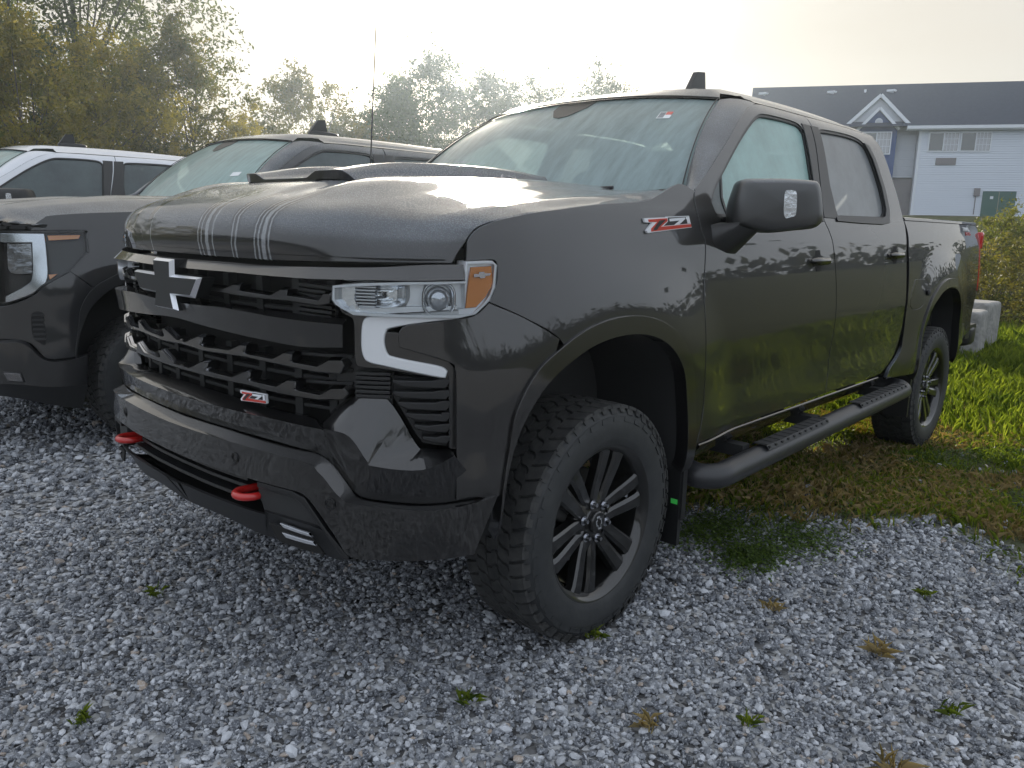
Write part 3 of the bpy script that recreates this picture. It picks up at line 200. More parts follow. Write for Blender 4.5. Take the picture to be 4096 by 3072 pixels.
def glassy(name, tint, frost, fac=.5, rough=.12, drops=260, streak=True):
    """window glass with condensation: clear tinted glass under a pale film of droplets with run marks"""
    m = bpy.data.materials.new(name); t, n, l = nodes(m); n.remove(n['Principled BSDF'])
    tr = n.new('ShaderNodeBsdfTransparent'); tr.inputs[0].default_value = (*tint, 1)
    gl = n.new('ShaderNodeBsdfGlossy'); gl.inputs['Roughness'].default_value = .02; gl.inputs[0].default_value = (1, 1, 1, 1)
    fr = n.new('ShaderNodeFresnel'); fr.inputs[0].default_value = 1.5
    g1 = n.new('ShaderNodeMixShader'); l.new(fr.outputs[0], g1.inputs[0]); l.new(tr.outputs[0], g1.inputs[1]); l.new(gl.outputs[0], g1.inputs[2])
    df = n.new('ShaderNodeBsdfPrincipled'); df.inputs['Base Color'].default_value = (*frost, 1); df.inputs['Roughness'].default_value = .35; df.inputs['Coat Weight'].default_value = .6; df.inputs['Coat Roughness'].default_value = rough
    tl = n.new('ShaderNodeBsdfTranslucent'); tl.inputs[0].default_value = (*[min(1, c*1.6) for c in frost], 1)
    dm = n.new('ShaderNodeMixShader'); dm.inputs[0].default_value = .35; l.new(df.outputs[0], dm.inputs[1]); l.new(tl.outputs[0], dm.inputs[2])
    tcn = n.new('ShaderNodeTexCoord')
    z = n.new('ShaderNodeTexNoise'); z.inputs['Scale'].default_value = 3.5; z.inputs['Detail'].default_value = 7; z.inputs['Roughness'].default_value = .7
    mp_ = n.new('ShaderNodeMapping'); mp_.inputs['Scale'].default_value = (1.5, 7, 1.2) if streak else (1, 1, 1); l.new(tcn.outputs['Object'], mp_.inputs[0]); l.new(mp_.outputs[0], z.inputs[0])
    zr = n.new('ShaderNodeMapRange'); zr.inputs[1].default_value = .32; zr.inputs[2].default_value = .62; zr.inputs[3].default_value = fac*.72; zr.inputs[4].default_value = fac; l.new(z.outputs[0], zr.inputs[0])
    vo = n.new('ShaderNodeTexVoronoi'); vo.inputs['Scale'].default_value = drops; l.new(tcn.outputs['Object'], vo.inputs[0])
    bp = n.new('ShaderNodeBump'); bp.inputs['Strength'].default_value = .6; bp.inputs['Distance'].default_value = .001; bp.invert = True
    l.new(vo.outputs[0], bp.inputs['Height']); l.new(bp.outputs[0], df.inputs['Normal']); l.new(bp.outputs[0], df.inputs['Coat Normal'])
    ms = n.new('ShaderNodeMixShader'); l.new(zr.outputs[0], ms.inputs[0]); l.new(g1.outputs[0], ms.inputs[1]); l.new(dm.outputs[0], ms.inputs[2])
    l.new(ms.outputs[0], n['Material Output'].inputs[0]); return m
def clear(name, tint=(1, 1, 1), rough=.0):
    m = bpy.data.materials.new(name); t, n, l = nodes(m); n.remove(n['Principled BSDF'])
    tr = n.new('ShaderNodeBsdfTransparent'); tr.inputs[0].default_value = (*tint, 1)
    gl = n.new('ShaderNodeBsdfGlossy'); gl.inputs['Roughness'].default_value = .03
    fr = n.new('ShaderNodeFresnel'); fr.inputs[0].default_value = 1.5
    g1 = n.new('ShaderNodeMixShader'); l.new(fr.outputs[0], g1.inputs[0]); l.new(tr.outputs[0], g1.inputs[1]); l.new(gl.outputs[0], g1.inputs[2])
    l.new(g1.outputs[0], n['Material Output'].inputs[0]); return m
MT = dict(
    paint=dewy('black_paint', (.003, .003, .0038)),
    hood=dewy('black_hood_paint', (.003, .003, .0038), streaks=True, lo=.12, hi=.55),
    paint_dry=pbr('gloss_black', (.003, .003, .0036), .4, coat=1, coat_r=.035, spec=.3, cior=1.65),
    grey=dewy('dark_paint', (.008, .0085, .010), lo=.3, hi=.85),
    white=dewy('white_paint', (.72, .74, .78), dew_col=(.66, .68, .72), amount=.7),
    satin=pbr('satin_black_plastic', (.013, .0135, .0145), .40, bump=(220, .15, .001)),
    matte=pbr('black_plastic', (.022, .023, .024), .6, bump=(300, .2, .001)),
    dark=pbr('dark_recess', (.006, .006, .006), .8),
    board=pbr('satin_step_bar', (.03, .031, .034), .38),
    rubber=pbr('tyre_rubber', (.020, .022, .024), .62, noise=(14, (.034, .036, .037)), bump=(60, .25, .002)),
    tread=pbr('tyre_tread_dusty', (.020, .021, .022), .75, noise=(26, (.05, .05, .048)), bump=(120, .4, .003)),
    rim=pbr('gloss_black_wheel', (.004, .004, .004), .4, coat=1, coat_r=.02, spec=.3, cior=1.55),
    chrome=pbr('chrome', (.82, .83, .85), .08, metal=1),
    dchrome=pbr('dark_chrome', (.50, .51, .54), .14, metal=1),
    silver=pbr('silver_trim', (.62, .64, .67), .25, metal=.7),
    bchrome=pbr('black_chrome', (.085, .087, .092), .14, metal=1, coat=1),
    shine=pbr('bright_lamp_inner', (.86, .88, .92), .32, metal=.5, coat=.5),
    refl=pbr('reflector', (.75, .77, .8), .16, metal=1, bump=(40, .3, .004)),
    drl=pbr('frosted_light_bar', (.66, .68, .70), .3, coat=1, bump=(500, .5, .001)),
    lens=clear('clear_lens', (.93, .96, .97)),
    amber=pbr('amber_lens', (.95, .30, .04), .25, coat=1),
    red=pbr('red_tow_hook', (.45, .016, .014), .35, coat=.6, coat_r=.1),
    redl=pbr('red_lamp', (.50, .01, .012), .2, coat=1),
    redt=pbr('red_badge', (.55, .035, .02), .3, coat=1),
    whitet=pbr('white_badge', (.75, .77, .8), .3),
    green=pbr('green_sticker', (.08, .75, .12), .5),
    paper=pbr('white_paper', (.75, .77, .77), .6),
    iron=pbr('brake_iron', (.10, .10, .10), .5, metal=.6),
    seat=pbr('seat_cloth', (.03, .03, .032), .8),
    wind=glassy('windscreen_glass', (.50, .64, .62), (.42, .56, .57), fac=.80),
    wind2=glassy('windscreen_glass_wet', (.55, .75, .70), (.46, .66, .64), fac=.85),
    side=glassy('front_side_glass_fogged', (.55, .8, .75), (.50, .78, .74), fac=.95, streak=False),
    rside=glassy('rear_side_glass_frosted', (.10, .11, .12), (.34, .37, .39), fac=.90, streak=False),
    tint=glassy('tinted_glass', (.12, .16, .16), (.13, .17, .18), fac=.75, streak=False, drops=60),
)
# ------------------------------------------------------------------ mesh building
def cr(P, n=6, corner=50):
    """smooth a polyline but keep sharp corners"""
    P = [np.array(p, float) for p in P]; cut = [0]
    for i in range(1, len(P)-1):
        a, b = P[i]-P[i-1], P[i+1]-P[i]; d = np.dot(a, b)/(np.linalg.norm(a)*np.linalg.norm(b)+1e-12)
        if d < math.cos(R_(corner)): cut.append(i)
    cut.append(len(P)-1); out_ = []
    for a, b in zip(cut[:-1], cut[1:]):
        seg = P[a:b+1]
        out_ += list(_crom(seg, n)[:-1]) if len(seg) > 2 else [seg[0]]
    out_.append(P[-1]); return np.array(out_)
def crc(P, n=5, corner=50):
    """closed version"""
    P = [np.array(p, float) for p in P]; k = 0; best = 9
    for i in range(len(P)):
        a, b = P[i]-P[i-1], P[(i+1) % len(P)]-P[i]; d = np.dot(a, b)/(np.linalg.norm(a)*np.linalg.norm(b)+1e-12)
        if d < best: best, k = d, i
    P = P[k:]+P[:k]; return cr(P+[P[0]], n, corner)[:-1]
def inside(pts, poly):
    x, y = pts[:, 0], pts[:, 1]; r = np.zeros(len(pts), bool); j = len(poly)-1
    for i in range(len(poly)):
        xi, yi = poly[i]; xj, yj = poly[j]
        c = ((yi > y) != (yj > y)) & (x < (xj-xi)*(y-yi)/((yj-yi) or 1e-12)+xi); r ^= c; j = i
    return r
def segdist(pts, poly):
    d = np.full(len(pts), 9.); P = np.asarray(poly); Q = np.roll(P, -1, 0)
    for a, b in zip(P, Q):
        ab = b-a; t = np.clip(((pts-a)@ab)/(ab@ab+1e-12), 0, 1); d = np.minimum(d, np.hypot(*(pts-a-t[:, None]*ab).T))
    return d
def dens(poly, h):
    out_ = []
    for a, b in zip(poly, np.roll(poly, -1, 0)):
        n = max(1, int(np.ceil(np.linalg.norm(b-a)/h))); out_ += [a+(b-a)*k/n for k in range(n)]
    return np.array(out_)
def shrink(poly, g):
    P = np.asarray(poly, float)
    ar = np.sum(P[:, 0]*np.roll(P[:, 1], -1)-np.roll(P[:, 0], -1)*P[:, 1])
    s = 1 if ar > 0 else -1
    e1 = P-np.roll(P, 1, 0); e2 = np.roll(P, -1, 0)-P
    n1 = np.stack([-e1[:, 1], e1[:, 0]], 1)*s; n2 = np.stack([-e2[:, 1], e2[:, 0]], 1)*s
    n1 /= np.linalg.norm(n1, axis=1)[:, None]+1e-12; n2 /= np.linalg.norm(n2, axis=1)[:, None]+1e-12
    n = n1+n2; n /= np.maximum(np.linalg.norm(n, axis=1)[:, None], .6)
    return P+n*g
def nrm(fn, u, v, off):
    h = 1e-3; a = fn(u+h, v, off)-fn(u-h, v, off); b = fn(u, v+h, off)-fn(u, v-h, off); n = np.cross(a, b)
    n /= np.linalg.norm(n, axis=-1)[..., None]+1e-12
    o = fn(u, v, off+.01)-fn(u, v, off-.01); s = np.sign(np.sum(n*o, -1)); s[s == 0] = 1
    return n*s[..., None]
COL = sc.collection
class MB:
    def __init__(s): s.v = []; s.n = []; s.f = []; s.m = []; s.k = 0
    def add(s, v, f, n, mi=0):
        v = np.asarray(v, float).reshape(-1, 3); n = np.asarray(n, float).reshape(-1, 3)
        for q in f:
            q = list(q); a, b, c = v[q[0]], v[q[1]], v[q[2]]
            if np.dot(np.cross(b-a, c-a), n[q[0]]+n[q[1]]+n[q[2]]) < 0: q = q[::-1]
            s.f.append([i+s.k for i in q]); s.m.append(mi)
        s.v.append(v); s.n.append(n); s.k += len(v); return s
    def flat(s, v, f, mi=0):
        v = np.asarray(v, float); c0 = v.mean(0)
        for q in f:
            P = v[list(q)]; n = np.cross(P[1]-P[0], P[2]-P[0]); 
            if np.linalg.norm(n) < 1e-14: n = np.cross(P[2]-P[0], P[-1]-P[0])
            n = n/(np.linalg.norm(n)+1e-15)
            if np.dot(n, P.mean(0)-c0) < 0: n = -n
            s.add(P, [range(len(P))], np.tile(n, (len(P), 1)), mi)
        return s
    def panel(s, fn, poly, holes=(), off=0., depth=.012, h=.035, gap=0., mi=0, bev=.002, mirror=False, smooth=True, lift=None):
        P = crc(poly) if smooth else np.array(poly, float)
        if gap: P = shrink(P, gap)
        if mirror: P = P*np.array([-1, 1])
        P = dens(P, h); HS = []
        for H in holes:
            H = crc(H); H = H*np.array([-1, 1]) if mirror else H; HS.append(dens(H, h))
        lo, hi = P.min(0), P.max(0)
        gx, gy = np.meshgrid(np.arange(lo[0]+h/2, hi[0], h), np.arange(lo[1]+h/2, hi[1], h)); G = np.stack([gx.ravel(), gy.ravel()], 1)
        if len(G):
            G = G[inside(G, P)]
            for H in HS:
                if len(G): G = G[~inside(G, H)]
            for B in [P]+HS:
                if len(G): G = G[segdist(G, B) > h*.45]
        pts = list(P); edges = [(i, (i+1) % len(P)) for i in range(len(P))]; loops = [list(range(len(P)))]
        for H in HS:
            k = len(pts); pts += list(H); edges += [(k+i, k+(i+1) % len(H)) for i in range(len(H))]; loops.append(list(range(k, k+len(H))))
        pts += list(G)
        r = delaunay_2d_cdt([Vector((float(a), float(b))) for a, b in pts], edges, [], 0, 1e-6)
        V = np.array([tuple(p) for p in r[0]]); F = np.array([f for f in r[2] if len(f) == 3])
        C = V[F].mean(1); ok = inside(C, P)
        for H in HS: ok &= ~inside(C, H)
        F = F[ok]
        X = fn(V[:, 0], V[:, 1], off); NN = nrm(fn, V[:, 0], V[:, 1], off)
        s.add(X, F, NN, mi)
        for li, B in enumerate([P]+HS):
            n = nrm(fn, B[:, 0], B[:, 1], off); X0 = fn(B[:, 0], B[:, 1], off)
            tg = np.roll(X0, -1, 0)-np.roll(X0, 1, 0); tg /= np.linalg.norm(tg, axis=1)[:, None]+1e-12
            o = np.cross(tg, n); cen = X0.mean(0)
            ar = np.sum(B[:, 0]*np.roll(B[:, 1], -1)-np.roll(B[:, 0], -1)*B[:, 1])
            # outward sign: test in parameter space
            q = fn(B[:, 0]+1e-3*(np.roll(B[:, 1], -1)-np.roll(B[:, 1], 1))/(np.linalg.norm(np.roll(B, -1, 0)-np.roll(B, 1, 0), axis=1)+1e-9)*np.sign(ar),
                   B[:, 1]-1e-3*(np.roll(B[:, 0], -1)-np.roll(B[:, 0], 1))/(np.linalg.norm(np.roll(B, -1, 0)-np.roll(B, 1, 0), axis=1)+1e-9)*np.sign(ar), off)-X0
            sg = np.sign(np.sum(q*o, 1)); sg[sg == 0] = 1; o = o*sg[:, None]*(1 if li == 0 else -1)
            b_ = min(bev, depth*.4)
            r1 = X0+o*b_-n*b_; r2 = X0+o*b_-n*max(depth, b_*1.5); m = len(B)
            s.add(np.vstack([X0, r1]), [(i, (i+1) % m, (i+1) % m+m, i+m) for i in range(m)], np.vstack([n, o]), mi)
            s.add(np.vstack([r1, r2]), [(i, (i+1) % m, (i+1) % m+m, i+m) for i in range(m)], np.vstack([o, o]), mi)
        return s
    def grid(s, G, mi=0, closeu=False, closev=False, ref=None):
        """smooth grid of points G[m, n, 3]"""
        G = np.asarray(G, float); m, n = G.shape[:2]
        du = (np.roll(G, -1, 0)-np.roll(G, 1, 0)) if closeu else np.gradient(G, axis=0)
        dv = (np.roll(G, -1, 1)-np.roll(G, 1, 1)) if closev else np.gradient(G, axis=1)
        NN = np.cross(du, dv); ln = np.linalg.norm(NN, axis=2)[..., None]; NN = NN/np.maximum(ln, 1e-14)
        c = G.reshape(-1, 3).mean(0) if ref is None else np.asarray(ref, float)
        if np.sum(NN*(G-c)) < 0: NN = -NN
        F = []
        for i in range(m if closeu else m-1):
            for j in range(n if closev else n-1):
                F.append((i*n+j, ((i+1) % m)*n+j, ((i+1) % m)*n+(j+1) % n, i*n+(j+1) % n))
        return s.add(G.reshape(-1, 3), F, NN.reshape(-1, 3), mi)
    def loft(s, lines, mi=0, smooth=False, ref=None, sub=1):
        A = [np.asarray(l, float) for l in lines]
        if smooth: return s.grid(np.array(A), mi, ref=ref)
        for a, b in zip(A[:-1], A[1:]):
            s.grid(np.array([a+(b-a)*k/sub for k in range(sub+1)]), mi, ref=ref)
        return s
    def box(s, c, d, mi=0, M=None, bev=0.):
        x, y, z = [t/2 for t in d]
        v = np.array([(a*x, b*y, e*z) for a in (-1, 1) for b in (-1, 1) for e in (-1, 1)])
        if M is not None: v = v@np.array(M.to_3x3()).T
        v = v+np.array(c)
        return s.flat(v, [(0, 1, 3, 2), (4, 5, 7, 6), (0, 1, 5, 4), (2, 3, 7, 6), (0, 2, 6, 4), (1, 3, 7, 5)], mi)
    def rbox(s, c, d, e=4., mi=0, M=None, n=16):
        """superellipsoid rounded box"""
        u = np.linspace(-math.pi/2, math.pi/2, n); v = np.linspace(0, 2*math.pi, 2*n, endpoint=False)
        f = lambda t: np.sign(t)*np.abs(t)**(2/e)
        U, V_ = np.meshgrid(u, v, indexing='ij')
        G = np.stack([f(np.cos(U))*f(np.cos(V_))*d[0]/2, f(np.cos(U))*f(np.sin(V_))*d[1]/2, f(np.sin(U))*d[2]/2], -1)
        if M is not None: G = G@np.array(M.to_3x3()).T
        return s.grid(G+np.array(c), mi, closev=True)
    def tube(s, P, r, n=14, mi=0, cap=True, sq=(1, 1)):
        P = np.asarray(P, float); r = np.broadcast_to(np.asarray(r, float), (len(P),)); tg = np.gradient(P, axis=0); tg /= np.linalg.norm(tg, axis=1)[:, None]+1e-12
        up = np.array([0, 0, 1.]) if abs(tg[0][2]) < .9 else np.array([1., 0, 0]); R = []
        for p, t, k in zip(P, tg, r):
            a = np.cross(t, up); a /= np.linalg.norm(a)+1e-12; b = np.cross(a, t)
            R.append([p+k*(sq[0]*a*math.cos(q)+sq[1]*b*math.sin(q)) for q in np.linspace(0, 2*math.pi, n, endpoint=False)])
        R = np.array(R); NN = R-P[:, None]; NN /= np.linalg.norm(NN, axis=2)[..., None]+1e-12
        m = len(P); F = [(i*n+j, (i+1)*n+j, (i+1)*n+(j+1) % n, i*n+(j+1) % n) for i in range(m-1) for j in range(n)]
        s.add(R.reshape(-1, 3), F, NN.reshape(-1, 3), mi)
        if cap:
            s.add(R[0], [range(n)], np.tile(-tg[0], (n, 1)), mi); s.add(R[-1], [range(n)], np.tile(tg[-1], (n, 1)), mi)
        return s
    def lathe(s, prof, n=64, mi=0, c=(0, 0, 0), sharp=40):
        """profile [(y, r)] turned about the Y axis"""
        prof = np.asarray(prof, float); a = np.linspace(0, 2*math.pi, n, endpoint=False)
        ring = lambda y, r: np.stack([r*np.cos(a)+c[0], np.full(n, y)+c[1], r*np.sin(a)+c[2]], 1)
        seg = [[0]]
        for i in range(1, len(prof)-1):
            p, q = prof[i]-prof[i-1], prof[i+1]-prof[i]
            seg[-1].append(i)
            if np.dot(p, q)/(np.linalg.norm(p)*np.linalg.norm(q)+1e-12) < math.cos(R_(sharp)): seg.append([i])
        seg[-1].append(len(prof)-1)
        for g in seg:
            pr = prof[g]; tg = np.gradient(pr, axis=0) if len(g) > 1 else None
            G = np.array([ring(y, r) for y, r in pr]); nn = np.stack([-tg[:, 1], tg[:, 0]], 1); nn /= np.linalg.norm(nn, axis=1)[:, None]+1e-12
            NN = np.stack([np.stack([k[1]*np.cos(a), np.full(n, k[0]), k[1]*np.sin(a)], 1) for k in nn])
            m = len(pr); F = [(i*n+j, (i+1)*n+j, (i+1)*n+(j+1) % n, i*n+(j+1) % n) for i in range(m-1) for j in range(n)]
            s.add(G.reshape(-1, 3), F, NN.reshape(-1, 3), mi)
        return s
    def prism(s, poly, axis_fn, d0, d1, mi=0, taper=1.0):
        """flat polygon mapped by axis_fn(u, v, d) extruded from d0 to d1"""
        P = np.asarray(poly, float); c = P.mean(0); P2 = c+(P-c)*taper; n = len(P)
        A = np.array([axis_fn(a, b, d0) for a, b in P]); B = np.array([axis_fn(a, b, d1) for a, b in P2])
        fn_ = B.mean(0)-A.mean(0); fn_ /= np.linalg.norm(fn_)+1e-12
        tri = _tris(P2)
        s.add(B, tri, np.tile(fn_, (n, 1)), mi); s.add(A, tri, np.tile(-fn_, (n, 1)), mi)
        cc = (A.mean(0)+B.mean(0))/2
        for i in range(n):
            j = (i+1) % n; Q = np.array([A[i], A[j], B[j], B[i]]); k = np.cross(Q[1]-Q[0], Q[3]-Q[0]); k /= np.linalg.norm(k)+1e-15
            # outward for possibly concave outlines
            e = P[j]-P[i]; ar = np.sum(P[:, 0]*np.roll(P[:, 1], -1)-np.roll(P[:, 0], -1)*P[:, 1]); o2 = np.array([e[1], -e[0]])*np.sign(ar); o2 = o2/(np.linalg.norm(o2)+1e-12)*1e-3
            mid = (P[i]+P[j])/2; o3 = np.array(axis_fn(*(mid+o2), d0))-np.array(axis_fn(*mid, d0))
            if np.dot(k, o3) < 0: k = -k
            s.add(Q, [(0, 1, 2, 3)], np.tile(k, (4, 1)), mi)
        return s
    def build(s, name, mats, parent=None, **props):
        V = np.concatenate(s.v); NN = np.concatenate(s.n)
        me = bpy.data.meshes.new(name); me.from_pydata(V.tolist(), [], [list(map(int, f)) for f in s.f])
        mats = mats if isinstance(mats, (list, tuple)) else [mats]
        for m in mats: me.materials.append(MT[m] if isinstance(m, str) else m)
        me.polygons.foreach_set('material_index', np.array(s.m, dtype=np.int32)); me.polygons.foreach_set('use_smooth', np.ones(len(s.f), bool))
        l = np.linalg.norm(NN, axis=1); NN[l < .5] = (0, 0, 1)
        me.update(); me.normals_split_custom_set_from_vertices(NN.tolist())
        o = bpy.data.objects.new(name, me); COL.objects.link(o); o.parent = parent
        for k, v_ in props.items(): o[k] = v_
        return o
def _tris(P):
    n = len(P); r = delaunay_2d_cdt([Vector((float(a), float(b))) for a, b in P], [(i, (i+1) % n) for i in range(n)], [], 1, 1e-7)
    if len(r[0]) != n: return [list(range(n))]
    mp = {i: (r[3][i][0] if r[3][i] else i) for i in range(n)}
    F = [[mp[i] for i in f] for f in r[2]]; C = np.array([np.mean([P[i] for i in f], 0) for f in F]); ok = inside(C, P)
    return [f for f, k in zip(F, ok) if k]
def thing(name, label, cat, loc=(0, 0, 0), group=None, rz=0):
    o = bpy.data.objects.new(name, None); COL.objects.link(o); o.location = loc; o.rotation_euler[2] = rz; o.empty_display_size = .3
    o['label'] = label; o['category'] = cat
    if group: o['group'] = group
    return o
def tag(o, label, cat, group=None):
    o['label'] = label; o['category'] = cat
    if group: o['group'] = group
    return o
def PW(line, n=6):
    """polyline of (s, z, off) on the plan curve -> 3-D points"""
    A = cr(line, n, 75); return wrap(A[:, 0], A[:, 1], A[:, 2])
def both(line):
    L_ = [tuple(p) for p in line]
    if abs(L_[0][0]) < .25: L_[0] = (0.,)+L_[0][1:]; R2 = [(-a[0],)+a[1:] for a in L_[::-1]][:-1]
    else: R2 = [(-a[0],)+a[1:] for a in L_[::-1]]; print('no centre', L_[0])
    return R2+L_
def PW(line, n=5):
    A = _crom(line, n); return wrap(A[:, 0], A[:, 1], A[:, 2])
# ------------------------------------------------------------------ wheel (axis +Y outward, centred on the tyre)
def wheel_protos():
    P = {}
    Ro = .412
    t = MB()
    prof = [(-.112, .262), (-.124, .270), (-.134, .295), (-.139, .325), (-.137, .352), (-.131, .374), (-.122, .389), (-.108, .399), (-.07, .402), (0, .403), (.07, .402), (.108, .399),
            (.122, .389), (.131, .374), (.1335, .3735), (.1365, .353), (.139, .350), (.141, .325), (.1375, .298), (.134, .290), (.130, .276), (.124, .268), (.112, .262)]
    t.lathe(prof, 96, 0, sharp=50)
    # sidewall ribs: a ring of little raised bars and a second row nearer the rim
    for k in range(36):
        a = 2*math.pi*k/36; w_ = .055
        for sg in (1,):
            q = []
            for (da, r_, y_) in ((-w_, .356, .1375), (w_, .356, .1375), (w_*.8, .371, .1335), (-w_*.8, .371, .1335)):
                q.append(((r_)*math.cos(a+da), (y_+.0022)*sg, r_*math.sin(a+da)))
            q = np.array(q); b = q.copy(); b[:, 1] -= .004*sg
            t.flat(np.vstack([q, b]), [(0, 1, 2, 3), (0, 1, 5, 4), (1, 2, 6, 5), (2, 3, 7, 6), (3, 0, 4, 7)])
    # tread blocks
    N_ = 50
    rows = [(-.097, .0285, .35, 0., 0), (-.049, .0235, -.45, .5, 1), (.0, .0235, .40, .25, 1), (.049, .0235, -.45, .75, 1), (.097, .0285, .35, .1, 0)]
    rr = random.Random(3)
    for y0, hw, sk, ph, mid in rows:
        for k in range(N_):
            a0 = 2*math.pi*(k+ph)/N_; da = 2*math.pi/N_*.462*rr.uniform(.94, 1.04)
            if mid: sh = [(-1, -.6), (-.5, -1), (.35, -.75), (1, -.9), (.85, .5), (.45, 1), (-.3, .7), (-1, .9)]
            else:
                sh = [(-1, -.85), (.1, -.95), (1, -.8), (.95, .1), (1, .85), (-.1, .75), (-1, .9), (-.85, .1)]
            top = []; bot = []
            for (u, v) in sh:
                y = y0+u*hw; a = a0+v*da+sk*u*hw/Ro
                rt = Ro-.10*max(0, abs(y)-.085)**1.35*2.2-.00; 
                top.append((rt*math.cos(a), y, rt*math.sin(a)))
                a = a0+v*da*1.10+sk*u*hw/Ro; y = y0+u*hw*1.06
                bot.append((.4005*math.cos(a), y, .398*math.sin(a)))
            V = np.array(top+bot); n = len(sh)
            t.flat(V, [tuple(range(n))]+[(i, (i+1) % n, n+(i+1) % n, n+i) for i in range(n)], 1)
    # shoulder lugs reaching down the sidewall
    for k in range(N_):
        for sg in (1, -1):
            a0 = 2*math.pi*(k+(.1 if sg > 0 else 0))/N_; da = 2*math.pi/N_*(.36 if k % 2 else .28); r1 = .380 if k % 2 else .386
            q = [((r_)*math.cos(a0+e), y_*sg, r_*math.sin(a0+e)) for (e, r_, y_) in ((-da, .4055, .121), (da, .4055, .121), (da*.9, r1, .1315), (-da*.9, r1, .1315))]
            b = [((r_)*math.cos(a0+e), y_*sg, r_*math.sin(a0+e)) for (e, r_, y_) in ((-da, .398, .110), (da, .398, .110), (da*.9, r1-.002, .128), (-da*.9, r1-.002, .128))]
            t.flat(np.array(q+b), [(0, 1, 2, 3), (0, 1, 5, 4), (1, 2, 6, 5), (2, 3, 7, 6), (3, 0, 4, 7)], 1)
    P['tyre'] = (t, ['rubber', 'tread'])
    b = MB()      # barrel, hub pad, brake
    b.lathe([(-.11, .262), (-.10, .247), (-.02, .236), (.07, .240), (.098, .246)], 64)
    P['barrel'] = (b, ['rim'])
    fl = MB(); fl.lathe([(.095, .244), (.112, .250), (.122, .262), (.129, .272), (.127, .2765), (.118, .2765), (.112, .264)], 96, sharp=60); P['rim_flange'] = (fl, ['rim'])
    br = MB(); br.lathe([(.0, .03), (.0, .165), (-.006, .170), (-.028, .170), (-.028, .03)], 48, sharp=30); br.rbox((.10, .01, .10), (.10, .07, .17), 5, 0, Matrix.Rotation(R_(45), 4, 'Y')); P['brake_disc'] = (br, ['iron'])
    h = MB()
    h.lathe([(.092, .0), (.092, .048), (.088, .052), (.080, .085), (.06, .100), (.02, .105)], 48, sharp=30); P['hub'] = (h, ['rim'])
    # one double spoke pointing to +X
    s = MB()
    def fr_(x, side):   # front face height
        return .088+.020*_sm(.06, .25, x)
    for sg in (1, -1):
        xs = np.linspace(.060, .2465, 9); A = []
        for x in xs:
            k = (x-.060)/.1865
            c = sg*(.0200+.0200*k**.9); hw_ = .0195+.0095*k; y = float(fr_(x, 1)); dp = .040-.01*k
            if k > .93: hw_ += .004
            A.append([(x, y-dp, c-hw_*1.15), (x, y-.007, c-hw_*1.02), (x, y, c-hw_*.62+sg*.002), (x, y, c+hw_*.62+sg*.002), (x, y-.007, c+hw_*1.02), (x, y-dp, c+hw_*1.15)])
        A = np.array(A)
        s.loft([A[:, i] for i in range(6)], ref=(.15, .05, sg*.03))
        s.flat(A[-1], [tuple(range(6))]); s.flat(A[0], [tuple(range(6))])
    # sloping pocket between the two bars, near the hub
    s.flat(np.array([(.075, .088, -.012), (.075, .088, .012), (.14, .072, .014), (.14, .072, -.014), (.075, .06, 0)]), [(0, 1, 2, 3)])
    s.flat(np.array([(.14, .072, -.010), (.14, .072, .010), (.236, .052, .014), (.236, .052, -.014), (.1, .03, 0)]), [(0, 1, 2, 3)])
    P['spoke'] = (s, ['rim'])
    ln = MB(); ln.tube([(.0, .086, 0), (.0, .104, 0), (0, .109, 0)], [.0105, .0105, .007], 6); ln.tube([(0, .0921, 0), (0, .0925, 0)], [.0165, .0165], 16, cap=True); P['lug_nut'] = (ln, ['dchrome'])
    c = MB(); c.lathe([(.1075, .0), (.1075, .034), (.104, .038), (.088, .040)], 40, sharp=30); P['centre_cap'] = (c, ['rim'])
    lg = MB(); bow = [(-.026, -.009), (-.010, -.009), (-.010, -.016), (.012, -.016), (.012, -.009), (.028, -.009), (.023, .009), (.010, .009), (.010, .016), (-.012, .016), (-.012, .009), (-.031, .009)]
    f2 = lambda u, v, d: np.array([-v*1.0, d, u])
    lg.prism([(a*.92, b_*.92) for a, b_ in bow], f2, .1070, .1088, 0); lg.prism([(a*.66, b_*.66) for a, b_ in bow], f2, .1080, .1092, 1)
    P['cap_emblem'] = (lg, ['silver', 'rim'])
    vs = MB(); vs.tube([(-.22, .06, .0), (-.20, .085, .0), (-.185, .092, 0)], [.004, .004, .0045], 8); P['valve_stem'] = (vs, ['silver'])
    return {k: v[0].build(k, v[1]) for k, v in P.items()}
WP = wheel_protos()
for o in WP.values(): COL.objects.unlink(o)
def cp(o, parent, loc=(0, 0, 0), rot=None, mat=None):
    c = o.copy(); COL.objects.link(c); c.parent = parent; c.location = loc
    if rot is not None: c.rotation_euler = rot
    return c
def wheel(parent, x, sgn, z, steer=0., spin=0.2):
    b = cp(WP['barrel'], parent, (x, sgn*.868, z), (0, spin, (0 if sgn > 0 else math.pi)+steer)); b.name = 'wheel'
    for k in ('tyre', 'rim_flange', 'brake_disc', 'hub', 'centre_cap', 'cap_emblem', 'valve_stem'): cp(WP[k], b)
    for i in range(6):
        cp(WP['spoke'], b, (0, 0, 0), (0, i*math.pi/3, 0))
        a = i*math.pi/3+math.pi/6; cp(WP['lug_nut'], b, (.066*math.cos(a), 0, -.066*math.sin(a)))
    return b
